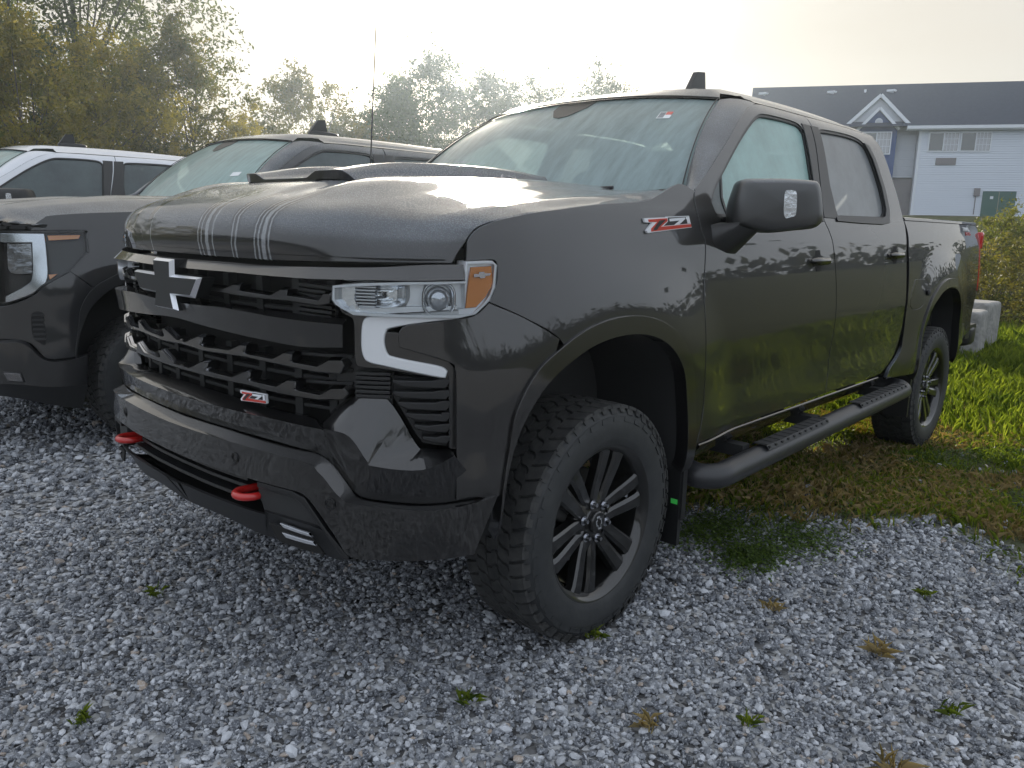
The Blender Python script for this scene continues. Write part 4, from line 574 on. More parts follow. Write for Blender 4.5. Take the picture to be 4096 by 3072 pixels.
def text_on(fn, parent, s0, z0, txt, h, mat, name, slant=0., stretch=1., depth=.004, off=.002, flip=False, mirror=False, outline=None):
    """lettering laid on a body surface; s runs right to left when seen from outside"""
    cu = bpy.data.curves.new('t', 'FONT'); cu.body = txt; cu.size = h/.7; cu.extrude = 0; cu.offset = outline or 0
    cu.space_character = .95
    o = bpy.data.objects.new('t', cu); COL.objects.link(o); dg = bpy.context.evaluated_depsgraph_get(); me = o.evaluated_get(dg).to_mesh()
    V = np.array([v.co[:] for v in me.vertices]); F = [list(p.vertices) for p in me.polygons]
    bpy.data.objects.remove(o); b = MB()
    U = V[:, 0]*stretch+V[:, 1]*slant
    top = fn(s0+U, z0+V[:, 1], off+depth); n = nrm(fn, s0+U, z0+V[:, 1], off)
    b.add(top, F, n)
    # side walls along boundary edges
    from collections import Counter
    E = Counter(); D = {}
    for f in F:
        for i in range(len(f)):
            e = (f[i], f[(i+1) % len(f)]); k = tuple(sorted(e)); E[k] += 1; D[k] = e
    bot = fn(s0+U, z0+V[:, 1], off-.001)
    for k, c in E.items():
        if c == 1:
            i, j = D[k]; Q = np.array([top[i], top[j], bot[j], bot[i]]); nn = np.cross(Q[1]-Q[0], Q[3]-Q[0]); nn /= np.linalg.norm(nn)+1e-12
            b.add(Q, [(0, 1, 2, 3)], np.tile(nn, (4, 1)))
    return b.build(name, mat, parent)
def X2S(x): return float(s_of_x(x))
HC_ = [tuple(p) for p in T['fender'][:10]]
def archpath(xc, dz=0.):
    """wheel opening, rear bottom -> over the top -> front bottom, as (s, z)"""
    P = [(-.452, .50), (-.445, .70), (-.43, .80), (-.385, .905), (-.30, .985), (-.20, 1.033), (-.08, 1.056), (.05, 1.056), (.17, 1.036), (.27, .998), (.36, .945), (.43, .86), (.475, .76), (.505, .64), (.515, .50)]
    return [(X2S(xc+x), z+dz) for x, z in P]
def ringpath(xc, g, dz=0.):
    A = archpath(xc, dz); c = (X2S(xc), .45)
    o = []
    for s_, z_ in A:
        d = np.array([s_-c[0], max(0, z_-c[1]-.15)]); l = np.linalg.norm(d)+1e-9; gg = g*(1-.9*float(_sm(.95, .70, z_)) if s_ < c[0] else 1); o.append((s_+d[0]/l*gg, z_+d[1]/l*gg))
    return o
def truck(kind, label, loc, paint, group):
    main = kind == 'main'
    root = thing('pickup_truck', label, 'truck', loc, group)
    HP = 'hood' if main else paint
    FI = {s: crc for s in ()}
    lod = .035 if main else .05
    for sg in (1, -1):
        mir = sg < 0; near = main or sg > 0
        sg_ = lambda P: [(-a, b) for a, b in P] if mir else [tuple(p) for p in P]
        # ---- fender
        if kind == 'main':
            fp = [tuple(p) for p in T['fender']]; i0 = 22; ap = archpath(0.)
            k, k2 = 22, 32
            rs = ap[:10]; seam_end = fp[k2+1]
            F_ = fp[:k]+rs+fp[k2+1:]
        else:
            g = T['g_lens']; gc = T['g_corner']; hc = [tuple(p) for p in T['g_hc']]
            tail = [tuple(p) for p in T['fender'][9:]]; k = 13
            F_ = hc+tail[:k]+archpath(0.)[:11]+[tuple(gc[5]), tuple(gc[4])]+[tuple(g[5]), tuple(g[4]), tuple(g[3]), tuple(g[2]), tuple(g[1])]
            F_ = [p for p in F_ if not (p[0] > 1.7 and p[0] < 1.95 and p[1] > 1.46)] if False else F_
        MB().panel(side, F_, gap=.002, mirror=mir, h=lod, depth=.02).build('fender', paint, root)
        # ---- wheel arch ring
        for xc in (0., -3.745):
            a, b_ = archpath(xc), ringpath(xc, .058)
            P = crc(a+b_[::-1], 4)
            m_ = MB(); m_.panel(side, sg_(P.tolist()), off=.010, depth=.05, h=.03, smooth=False); m_.build('arch_moulding', 'paint_dry' if main else 'satin', root)
            A = _crom(a, 3); L1 = side(A[:, 0], A[:, 1], -.0); L2 = L1.copy(); L2[:, 1] = .62
            if mir: L1[:, 1] *= -1; L2[:, 1] *= -1
            l = MB(); l.loft([L1*(1, 1, 1)-(0, .03*sg, 0), L2], ref=(xc, .8*sg, 3)); 
            l.flat(np.vstack([L2, L2.mean(0)[None]]), [tuple(range(len(L2)))]); l.build('wheel_arch_liner', 'matte', root)
        # ---- doors
        fd = [tuple(p) for p in T['fender']]
        seamF = [(p[0]+.004, p[1]) for p in fd if p[0] > 2.2 and .55 < p[1] < 1.54]
        seamF = sorted(seamF, key=lambda p: p[1]); top = [tuple(p) for p in T['fdoor']][1:]; top[-1] = (3.061, 1.950)
        sB = [(3.60, 1.958), (3.575, 1.86), (3.50, 1.65), (3.445, 1.47), (3.47, 1.405), (3.50, 1.345), (3.53, 1.205), (3.56, .969), (3.55, .733), (3.53, .605)]
        fdoor = seamF+[(2.290, 1.545)]+top+[(3.30, 1.957)]+sB+[(3.0, .600), (2.6, .597), (2.235, .597)]
        fgl = shrink(np.array(T['fglass'][:5]+[(2.86, 1.905)]+T['fglass'][5:8]+T['fglass'][8:]), 0)
        fg = [(3.395, 1.46), (3.42, 1.62), (3.445, 1.75), (3.47, 1.865), (3.40, 1.905), (3.10, 1.907), (2.97, 1.885), (2.80, 1.80), (2.62, 1.685), (2.45, 1.565), (2.39, 1.50), (2.40, 1.455), (2.45, 1.440), (2.90, 1.447)]
        rg = [(3.62, 1.462), (3.60, 1.60), (3.62, 1.75), (3.66, 1.885), (3.73, 1.905), (4.10, 1.912), (4.27, 1.885), (4.33, 1.80), (4.37, 1.65), (4.375, 1.53), (4.33, 1.482), (4.25, 1.470), (3.95, 1.465)]
        d1 = MB().panel(side, fdoor, [fg], gap=.003, mirror=mir, h=lod, depth=.03).build('front_door', paint, root)
        cab = [(4.52, 1.925), (4.56, 1.85), (4.60, 1.70), (4.635, 1.56), (4.645, 1.484), (4.625, 1.40), (4.610, 1.30), (4.615, 1.176), (4.635, 1.0), (4.64, .85), (4.61, .76), (4.53, .685), (4.42, .635), (4.30, .604)]
        rdoor = [(p[0]+.004, p[1]) for p in sB[::-1]]+[(3.9, 1.962), (4.2, 1.960), (4.42, 1.950)]+cab+[(3.9, .602)]
        d2 = MB().panel(side, rdoor, [rg], gap=.003, mirror=mir, h=lod, depth=.03).build('rear_door', paint, root)
        # window trims and glass
        fgi = shrink(crc(fg), .014); rgi = shrink(crc(rg), .016)
        m_ = MB(); m_.panel(side, sg_(crc(fg).tolist()), [sg_(fgi.tolist())] , off=-.006, depth=.02, h=.04, smooth=False); m_.build('window_seal', 'satin', d1)
        m_ = MB(); m_.panel(side, sg_(crc(rg).tolist()), [sg_(rgi.tolist())], off=-.006, depth=.02, h=.04, smooth=False); m_.build('window_seal', 'satin', d2)
        quarter = [(2.50, 1.438), (2.49, 1.52), (2.515, 1.603), (2.45, 1.560), (2.395, 1.50), (2.402, 1.458), (2.45, 1.44)]
        fmain = [tuple(p) for p in fgi.tolist()]
        MB().panel(side, sg_(fmain), off=-.016, depth=.004, h=.08, smooth=False).build('side_window', 'side' if main else 'tint', d1)
        MB().panel(side, sg_(shrink(quarter, .004).tolist()), off=-.010, depth=.006, h=.05).build('quarter_window', 'tint', d1)
        qd = [(2.50, 1.437), (2.489, 1.52), (2.516, 1.606), (2.528, 1.614), (2.502, 1.52), (2.513, 1.437)]
        MB().panel(side, sg_(qd), off=-.006, depth=.01, h=.05, smooth=False).build('division_bar', 'satin', d1)
        MB().panel(side, sg_(rgi.tolist()), off=-.016, depth=.004, h=.08, smooth=False).build('side_window', 'rside' if main else 'tint', d2)
        # b pillar cover and lower window moulding
        bp = [(3.393, 1.462), (3.413, 1.62), (3.438, 1.75), (3.462, 1.88), (3.465, 1.905), (3.560, 1.905), (3.535, 1.80), (3.480, 1.62), (3.440, 1.465)]
        MB().panel(side, sg_(bp), off=.004, depth=.006, h=.06, smooth=False).build('pillar_cover', 'satin', d1)
        bq = [(3.452, 1.465), (3.492, 1.62), (3.548, 1.80), (3.573, 1.905), (3.665, 1.908), (3.642, 1.80), (3.607, 1.62), (3.628, 1.465)]
        MB().panel(side, sg_(bq), off=.004, depth=.006, h=.06, smooth=False).build('pillar_cover', 'satin', d2)
        rt = [(3.60, 1.452), (3.60, 1.470), (3.95, 1.474), (4.25, 1.478), (4.33, 1.49), (4.366, 1.53), (4.362, 1.65), (4.325, 1.80), (4.27, 1.885), (4.33, 1.875), (4.375, 1.80), (4.412, 1.65), (4.418, 1.52), (4.37, 1.458), (4.25, 1.447), (3.95, 1.447)]
        MB().panel(side, sg_(rt), off=.007, depth=.010, h=.05, smooth=False).build('window_moulding', 'satin', d2)
        fm = [(2.42, 1.430), (2.44, 1.444), (2.90, 1.451), (3.43, 1.464), (3.43, 1.448), (2.90, 1.434)]
        MB().panel(side, sg_(fm), off=.006, depth=.008, h=.08, smooth=False).build('window_moulding', 'satin', d1)
        # handles
        for nm, d, (hs, hz) in (('f', d1, (3.318, 1.262)), ('r', d2, (4.40, 1.276))):
            cupp = [(hs-.075, hz), (hs-.055, hz+.022), (hs-.03, hz+.026), (hs-.024, hz+.050), (hs+.022, hz+.050), (hs+.028, hz+.026), (hs+.06, hz+.02), (hs+.072, hz), (hs+.055, hz-.02), (hs+.028, hz-.026), (hs+.02, hz-.046), (hs-.022, hz-.046), (hs-.03, hz-.026), (hs-.055, hz-.022)]
            MB().panel(side, sg_(cupp), off=.0015, depth=.002, h=.03).build('handle_cup', 'dark', d)
            m_ = MB(); ss = np.linspace(hs-.092, hs+.098, 15); zz = np.full(15, hz+.002); pc = side(ss, zz, .030-.022*np.abs(np.linspace(-1, 1, 15))**4)
            if mir: pc[:, 1] *= -1
            m_.tube(pc, .016*(1-.45*np.abs(np.linspace(-1, 1, 15))**6), 14, sq=(.7, 1.15)); m_.build('door_handle', 'paint_dry' if main else paint, d)
        # ---- rocker
        ss = np.linspace(2.235, 4.30, 24)
        rk = [side(ss, np.full(24, z_), o_) for z_, o_ in ((.594, -.002), (.590, .004), (.585, .004), (.545, -.012), (.505, -.05), (.49, -.12))]
        if mir: rk = [a*(1, -1, 1) for a in rk]
        MB().loft(rk[:3], ref=(-1.5, 0, .55)).loft(rk[2:], ref=(-1.5, 0, .55), smooth=True).build('rocker_panel', paint if not main else 'paint_dry', root)
        # ---- bed side
        bx = lambda x: X2S(x)
        bedf = [(4.652, 1.484), (4.662, 1.394), (4.655, 1.313), (4.665, 1.137), (4.675, .93), (4.680, .80), (4.66, .72), (4.59, .66), (4.50, .615), (4.46, .56)]
        bed = bedf+[(4.90, .545)]+archpath(-3.745)[::-1][:1]+archpath(-3.745)[::-1][1:][0:0]
        ar = [(a, b_) for a, b_ in archpath(-3.745)][::-1]      # front bottom -> rear bottom
        bed = bedf+[(ar[0][0]-.01, .545), (ar[0][0], .56)]+ar[1:-1]+[(ar[-1][0]+.005, .60), (bx(-4.35), .62), (bx(-4.87), .68), (bx(-4.90), 1.0), (bx(-4.92), 1.36), (bx(-4.91), 1.484)]
        fu = shrink(np.array(T['fuel']), -.004)
        b_ = MB().panel(side, bed, [fu.tolist()], gap=.002, mirror=mir, h=lod, depth=.02).build('bed_side', paint, root)
        MB().panel(side, sg_(T['fuel']), gap=.001, off=.001, depth=.01, h=.04).build('fuel_door', paint, b_)
        kb = side(np.array([4.985]), np.array([1.045]), .008)[0]*(1, sg, 1)
        MB().rbox(kb, (.04, .02, .04), 2).build('fuel_door_bumper', 'matte', b_)
        s2 = np.linspace(4.655, bx(-4.91), 14)
        rl = [side(s2, np.full(14, z_), o_)*(1, sg, 1) for z_, o_ in ((1.476, .006), (1.490, .004), (1.494, -.004), (1.494, -.09), (1.47, -.095))]
        MB().loft(rl, ref=(-3.9, .85*sg, 1.3)).build('bed_rail_cap', paint, root)
        iw = [np.stack([np.linspace(-2.96, -4.9, 6), np.full(6, .83*sg), np.full(6, z_)], 1) for z_ in (1.49, .75)]
        MB().loft(iw).build('bed_wall', 'matte', root)
        # tail lamp
        tl = [(bx(-4.90), .98), (bx(-4.90), 1.42), (bx(-4.955), 1.41), (bx(-4.955), 1.0)]
        tlo = MB().panel(side, sg_(tl), off=.003, depth=.05, h=.05).build('tail_lamp', 'redl', root)
        c_ = side(np.array([bx(-4.945)]), np.array([1.36]), .0)[0]*(1, sg, 1); MB().rbox(c_-(.02, .012*sg, 0), (.06, .06, .13), 6).build('lamp_corner', 'redl', tlo)
        # ---- step bar
        m_ = MB(); by = 1.065*sg
        pth = [(-.62, .94*sg, .455), (-.60, 1.01*sg, .452), (-.66, by, .452), (-.78, by+.005*sg, .455), (-1.1, by+.01*sg, .465), (-1.9, by+.01*sg, .480), (-2.75, by, .488), (-2.92, by-.02*sg, .488), (-2.99, by-.09*sg, .488), (-2.98, .86*sg, .49)]
        pth = _crom(pth, 7); m_.tube(pth, .052, 22, sq=(1.0, .95)); bar = m_.build('step_bar', 'board', root)
        for x0, x1 in ((-.98, -1.62), (-2.05, -2.78)):
            q = MB(); xs = np.linspace(x0, x1, 22); zc = np.interp(-xs, [1.1, 1.9, 2.75], [.465, .480, .488])
            wv = .038+.004*np.sign(np.sin(np.arange(22)*math.pi/1.0+.5))
            q.loft([np.stack([xs, by+.01*sg-.040+0*xs, zc+.040], 1), np.stack([xs, by+.01*sg-.030+0*xs, zc+.0555], 1), np.stack([xs, by+.01*sg+.030+0*xs, zc+.0555], 1), np.stack([xs, by+.01*sg+.044+0*xs, zc+.038], 1)], ref=(0, by, .2))
            pad = q.build('step_pad', 'matte', bar)
            for i in range(0, 21, 1):
                if i % 2: continue
                r_ = MB(); r_.box(((xs[i]+xs[i+1])/2, by+.010*sg, (zc[i]+zc[i+1])/2+.0565), (.012, .058, .003)); r_.box(((xs[i]+xs[i+1])/2, by+.01*sg+.037*sg, zc[i]+.047), (.014, .008, .010)); r_.build('tread_rib', 'matte', pad)
        for x_ in (-.95, -1.7, -2.7):
            MB().box((x_, .85*sg, .49), (.06, .36, .05)).build('step_bracket', 'matte', root)
        # mud flap
        m_ = MB(); m_.box((-.475, .925*sg, .42), (.022, .17, .44)); m_.box((-.487, 1.012*sg, .47), (.03, .012, .33)); mf = m_.build('mud_flap', 'satin', root)
        if main and sg > 0: MB().box((-.462, .99, .375), (.002, .028, .019)).build('green_sticker', 'green', mf)
        MB().box((-3.26, .93*sg, .40), (.02, .14, .3)).build('mud_flap', 'satin', root)
        # ---- mirror
        A = np.array([-.70, 1.0, 0]); uu = np.array([-.23, .25, 0]); uu /= np.linalg.norm(uu); nn = np.array([.25, .23, 0]); nn /= np.linalg.norm(nn)
        mf_ = lambda a, b_, d: (A+uu*a+np.array([0, 0, b_])+nn*d)*(1, sg, 1)
        O = crc(T['m_out'], 4); c = O.mean(0); rings = []
        for k, d in ((.001, .060), (.5, .059), (.78, .054), (.91, .042), (.975, .022), (1.0, .0), (1.0, -.05), (.985, -.085), (.93, -.095)):
            Q = c+(O-c)*k; rings.append([mf_(a, b_, d-.03*(max(0, a-.16)/.2)**2) for a, b_ in Q])
        mm = MB().grid(np.array(rings), closev=True).build('door_mirror', 'satin' if not main else MIRM, root)
        Q = c+(O-c)*.92; MB().prism(Q, mf_, -.088, -.094).build('mirror_glass', 'chrome', mm)
        sg2 = MB(); SQ = crc(T['m_sig'], 3); SQ = SQ+(-.0, 0)
        dd = lambda a, b_, d: mf_(a, b_, d-.03*(max(0, a-.16)/.2)**2)
        sg2.prism(SQ, dd, .030, .063, 0); sgo = sg2.build('signal_lamp', 'refl', mm)
        for zz in (1.462, 1.478, 1.494, 1.510, 1.526): MB().prism([(.196, zz), (.230, zz), (.230, zz+.003), (.196, zz+.003)], dd, .06, .066).build('lamp_rib', 'silver', sgo)
        ar_ = MB(); a1 = side(np.array([2.36]), np.array([1.385]), -.01)[0]; a2 = side(np.array([2.47]), np.array([1.345]), -.01)[0]
        P1 = np.array([side(np.array([s_]), np.array([z_]), -.01)[0] for s_, z_ in ((2.335, 1.41), (2.33, 1.35), (2.36, 1.318), (2.44, 1.300), (2.51, 1.295), (2.53, 1.33), (2.50, 1.40), (2.42, 1.425))])
        e0 = np.array([mf_(a, b_, d) for a, b_, d in ((.035, 1.425, .045), (.03, 1.412, .05), (.06, 1.404, .05), (.105, 1.396, .04), (.13, 1.394, -.03), (.12, 1.40, -.07), (.09, 1.41, -.07), (.04, 1.42, -.05))])
        P1 = P1*(1, sg, 1); rr_ = [P1+(e0-P1)*k for k in (0, .15, .4, .7, 1)]
        ar_.grid(np.array(rr_), closev=True); ar_.build('mirror_arm', 'satin', mm)
        # A pillar: windscreen edge to door edge
        tt = np.linspace(0, 1, 24); e1 = screen(tt, np.ones(24), .004)
        dp = _crom([(2.20, 1.535)]+[tuple(p) for p in T['fdoor']][0:], 8); dl = np.concatenate([[0], np.cumsum(np.hypot(*np.diff(dp, axis=0).T))]); dl /= dl[-1]
        e2 = side(np.interp(tt, dl, dp[:, 0]), np.interp(tt, dl, dp[:, 1]), .0)
        mid = (e1+e2)/2+np.array([.004, .012, .008]); q1 = (e1*3+e2)/4+np.array([.003, .007, .008]); q3 = (e1+e2*3)/4+np.array([.002, .009, .005])
        MB().grid(np.array([e1, q1, mid, q3, e2])*(1, sg, 1), ref=(-1.5, 0, 1.2)).build('windscreen_pillar', paint, root)
        ch = MB(); ch.tube((screen(tt, np.ones(24)*.992, .010))*(1, sg, 1), .0028, 6); ch.build('windscreen_moulding', 'satin', root)
        # roof rail: door top to roof
        ss = np.linspace(3.061, 4.52, 26); xx = np.interp(ss, _PS, _PL[:, 0])
        tz = np.interp(ss, [3.06, 3.3, 3.6, 4.2, 4.42, 4.52], [1.955, 1.962, 1.963, 1.965, 1.955, 1.93])
        l0 = side(ss, tz, .0); zt = np.maximum(tz+.004, 1.976-.03*_sm(4.3, 4.52, ss)); l1 = side(ss, (tz+zt)/2, .0); l2 = side(ss, zt, 0.)
        rx = xx.copy(); rx[0] = -1.145; l4 = roof(xx, np.full(26, .645), .0); l3 = (l2+l4)/2+np.array([0, 0, .006])
        l4[:, 2] -= .03*_sm(4.35, 4.52, ss)*0
        MB().grid(np.array([l0, l1, l2, l3, l4])*(1, sg, 1), ref=(-2, 0, 1)).build('roof_rail', paint, root)
        # cab corner to back wall
        cc = _crom([(4.52, 1.925), (4.56, 1.85), (4.60, 1.70), (4.635, 1.56), (4.645, 1.484), (4.625, 1.40), (4.61, 1.2), (4.62, .8)], 4)
        w0 = side(cc[:, 0], cc[:, 1], -.001); w1 = w0+np.array([-.02, -.04, 0]); w2 = w1.copy(); w2[:, 1] = .40; w2[:, 0] -= .02
        MB().grid(np.array([w0, (w0+w1)/2+(-.006, .006, 0), w1])*(1, sg, 1), ref=(-2, 0, 1)).loft([w1*(1, sg, 1), w2*(1, sg, 1)], ref=(-2, 0, 1)).build('cab_back_panel', paint, root)
        wheel(root, 0., sg, .410, 0.0, .25); wheel(root, -3.745, sg, .378, 0., .9)
    # ---- hood, roof, windscreen
    if main:
        hl = [(.0, .0), (0., .3), (0., .6), (0., .8), (0., .985), (.09, 1.0), (.2, 1.0), (.5, 1.0), (.8, 1.0), (.97, 1.0), (.995, .96), (1., .6), (1., .0)]
        mk = lambda h_: hl+[(a, -b) for a, b in h_[::-1][1:-1]]
        def hoodn(t, v, off=0.):
            P = hood(t, v, 0.); 
            if np.all(np.asarray(off) == 0): return P
            a = hood(np.asarray(t)+1e-3, v)-hood(np.asarray(t)-1e-3, v); b = hood(t, np.asarray(v)+1e-3)-hood(t, np.asarray(v)-1e-3); n = np.cross(a, b); n /= np.linalg.norm(n, axis=-1)[..., None]+1e-12
            n = n*np.sign(n[..., 2:3]+.3*n[..., 0:1]+1e-9)
            return P+n*off
        hd = MB().panel(hoodn, mk(hl), h=.03, depth=.02, bev=.004, smooth=False).build('hood', 'hood', root)
        dl = [(.0, .10), (.0, .22), (.03, .30), (.12, .335), (.6, .322), (1., .305)]; dl = [(a, -b) for a, b in dl[::-1]]+dl
        MB().panel(dome, dl, h=.025, depth=.03, off=.004, bev=.003).build('hood_scoop', 'hood', hd)
        MB().panel(lambda t, y, off=0.: dome(t, y, off)-(0, 0, .035), [(-.035, -.26), (-.035, .26), (.05, .25), (.05, -.25)], h=.03, depth=.01).build('scoop_mouth', 'dark', hd) if False else None
        def dside(u, v, off=0.):
            t = .67+np.asarray(u)*1.; P0 = dome(t, .292+0*np.asarray(u), 0.); n = np.array([.0, .80, .60]); up = np.array([0, -.6, .8])
            return P0+np.asarray(v)[..., None]*up+n*(off+.006)
        text_on(dside, hd, .0, -.024, '6.2L', .030, 'dchrome', 'engine_badge', stretch=1.7, depth=.004, off=.004)
    else:
        ey = X2S
        def hf(t, v, off=0.):
            t = np.asarray(t, float); v = np.asarray(v, float); av = np.abs(v)
            yw = np.interp(t, [0, .12, .5, 1], [.90, .925, .92, .82]); y = v*yw
            xf = np.interp(np.abs(y), _PL[:160, 1], _PL[:160, 0])-.03
            x = xf+(-.58-xf)*np.clip((t-.08)/.92, 0, 1); z = np.interp(t, [0, .05, .10, .18, .35, .6, 1], [1.31, 1.345, 1.385, 1.425, 1.465, 1.505, 1.52])-.085*_sm(.70, 1.0, av)*_sm(.0, .2, t)*(1-.4*_sm(.6, 1, t))+.018*(_sm(.45, .55, av)-_sm(.60, .72, av))*_sm(.08, .3, t)-.02*(1-_sm(.30, .40, av))*_sm(.08, .3, t)
            return np.stack([x, y, z+off], -1)
        hl = [(0, -1), (0, 1), (.1, 1), (.3, 1), (.6, 1), (1, 1), (1, -1), (.6, -1), (.3, -1), (.1, -1)]
        MB().panel(hf, hl, h=.05, depth=.02, smooth=False).build('hood', paint, root)
    nv, nt_ = 33, 16
    V_, T_ = np.meshgrid(np.linspace(-1, 1, nv), np.linspace(0, 1, nt_), indexing='ij')
    ws = MB().grid(screen(T_, V_, -.002), ref=(-2, 0, .8)).build('windscreen', 'wind' if main else 'wind2', root)
    def band(pts, nm, m_='satin', par=ws, off=.0015): return MB().panel(lambda t, v, o=0.: screen(t, v, o), pts, h=.05, depth=.002, off=off, smooth=False).build(nm, m_, par)
    # black frit border and sensor housing
    fr_o = [(0, -1), (1, -1), (1, 1), (0, 1)]; fr_i = crc([(.07, -.93), (.3, -.955), (.90, -.95), (.955, -.90), (.96, 0), (.955, .90), (.90, .95), (.3, .955), (.07, .93), (.05, 0)], 4)
    MB().panel(lambda t, v, o=0.: screen(t, v, o), fr_o, [fr_i.tolist()], h=.06, depth=.001, off=-.004, smooth=False).build('windscreen_border', 'satin', ws)
    band([(.99, -.16), (.90, -.14), (.80, -.06), (.78, 0), (.80, .06), (.90, .14), (.99, .16)], 'sensor_housing', 'satin', ws, .0012)
    if main:
        band([(.70, .715), (.70, .79), (.785, .79), (.785, .715)], 'windscreen_sticker', 'paper', ws, .0008)
        band([(.745, .755), (.745, .79), (.785, .79), (.785, .755)], 'sticker_print', 'redt', ws, .0016)
        for k in range(6): band([(.71+.012*k, .72), (.71+.012*k, .752), (.714+.012*k, .752), (.714+.012*k, .72)], 'sticker_print', 'dark', ws, .0016)
    else: band([(.30, .74), (.30, .83), (.36, .83), (.36, .74)], 'windscreen_sticker', 'paper', ws, .0008)
    v = np.linspace(-1, 1, 25); row0 = screen(np.ones(25), v, .006); rows = [row0]
    ys = np.linspace(-.645, .645, 25)
    for x_ in np.linspace(-1.22, -2.86, 18):
        rows.append(roof(np.full(25, x_), ys))
    rows[1] = (rows[0]*.25+rows[1]*.75)+(0, 0, .003)
    rows.append(roof(np.full(25, -2.92), ys)-(0, 0, .02)); rows.append(np.stack([np.full(25, -2.96), ys, np.full(25, 1.90)], 1))
    rf = MB().grid(np.array(rows), ref=(-2, 0, 0)).build('roof', paint, root)
    MB().tube(screen(np.ones(25)*.997, v, .012), .004, 6).build('roof_seam', 'dark', rf)
    vv = np.linspace(-1, 1, 31); cb = screen(np.zeros(31), vv, -.004); cf = (hood(np.ones(31)*.985, vv) if main else hf(np.ones(31)*.99, vv))-(0, 0, .012)
    MB().loft([cf, cf*.3+cb*.7-(0, 0, .02), cb+(.01, 0, 0)], ref=(-.6, 0, 1.2)).build('cowl_panel', 'satin', root)
    for y0, y1 in ((.70, -.02), (-.05, -.62)):
        a_ = screen(np.linspace(.02, .045, 8), np.linspace(y0, y1, 8), .014); MB().tube(a_, .007, 8).build('wiper', 'satin', root)
    # shark-fin antenna
    fin = MB(); fx, fy = (-1.62, .28); fz = float(roofz(fx, fy))
    fin.rbox((fx-.06, fy, fz+.015), (.27, .095, .06), 3)
    q = [(-.03, .0), (.06, .0), (-.02, .105), (-.09, .112), (-.105, .025), (-.13, .0)]
    fin.prism([(fx+a+.02, fz+.02+b) for a, b in q], lambda a, b, d: np.array([a, fy+d, b]), -.014, .014); fin.build('roof_antenna', 'satin', root)
    if main:
        wa = MB(); wa.tube([(-.50, -.93, 1.50), (-.51, -.93, 1.6), (-.56, -.93, 2.37)], [.007, .0038, .003], 6); wa.tube([(-.50, -.93, 1.44), (-.50, -.93, 1.51)], .012, 8); wa.build('whip_antenna', 'matte', root)
    # back wall with rear window, tailgate, bed floor, bumper, chassis
    MB().box((-2.965, 0, 1.25), (.03, 1.66, .52)).build('cab_back_panel', paint, root)
    MB().box((-2.965, 0, 1.68), (.01, .84, .40)).build('rear_window', 'tint', root)
    MB().box((-4.93, 0, 1.08), (.05, 1.72, .80)).build('tailgate', paint, root)
    MB().box((-3.95, 0, .74), (1.95, 1.66, .04)).build('bed_floor', 'matte', root)
    m_ = MB(); m_.rbox((-4.98, 0, .62), (.24, 1.88, .20), 6); m_.box((-4.93, .90, .66), (.30, .05, .10)); m_.build('rear_bumper', 'satin', root)
    m_ = MB()
    for y_ in (-.45, .45): m_.box((-2.1, y_, .50), (5.4, .09, .14))
    for x_ in (0, -3.745): m_.tube([(x_, -.8, .41), (x_, .8, .41)], .045, 10)
    m_.rbox((-3.745, 0, .40), (.3, .3, .3), 2.5); m_.box((-.1, 0, .55), (1.0, .8, .3)); m_.box((-1.9, 0, .62), (2.3, 1.5, .06)); m_.tube([(-1, .25, .42), (-3.3, .3, .45), (-4.6, .5, .5)], .035, 8); m_.build('chassis', 'dark', root)
    # inner shell so that gaps are dark
    sh = MB()
    s_ = np.linspace(X2S(-.50), X2S(-3.20), 12); L_ = [wrap(s_, np.full(12, z_), o_) for z_, o_ in ((1.40, -.12), (1.30, -.06), (.62, -.06), (.56, -.2))]
    sh.loft(L_+[a*(1, -1, 1) for a in L_[::-1]])
    sh.box((-3.97, 0, 1.0), (.02, 1.6, .4)) if False else None
    sh.build('body_shell', 'dark', root)
    # cabin interior
    it = MB(); it.box((-.78, 0, 1.36), (.45, 1.5, .16)); it.rbox((-.72, 0, 1.45), (.35, 1.45, .10), 5); it.build('dashboard', 'dark', root)
    for x_, y_ in ((-1.55, .42), (-1.55, -.42), (-2.45, .42), (-2.45, -.42)):
        st = MB(); st.rbox((x_-.02, y_, 1.10), (.55, .52, .22), 5); st.rbox((x_-.27, y_, 1.42), (.16, .50, .62), 5, 0, Matrix.Rotation(R_(-12), 4, 'Y')); st.rbox((x_-.34, y_, 1.76), (.11, .26, .18), 4); st.build('seat', 'seat', root)
    sw = MB(); a = np.linspace(0, 2*math.pi, 25); sw.tube([(-.98+.08*math.sin(t), .42+.19*math.cos(t), 1.45+.17*math.sin(t)) for t in a], .014, 8, cap=False); sw.box((-.96, .42, 1.44), (.04, .12, .08)); sw.build('steering_wheel', 'seat', root)
    MB().rbox((-1.02, 0, 1.86), (.02, .24, .07), 5).build('rear_view_mirror', 'dark', root)
    return root
def half_loft(root, name, key, mat, ref=(0, 0, .9), sub=1, n=5):
    lines = T[key] if isinstance(key, str) else key
    m = MB(); F_ = [both(l) for l in lines]
    m.loft([PW(l, n) for l in F_], ref=(0.2, 0, np.mean([p[1] for p in lines[0]])), sub=sub); return m.build(name, mat, root)
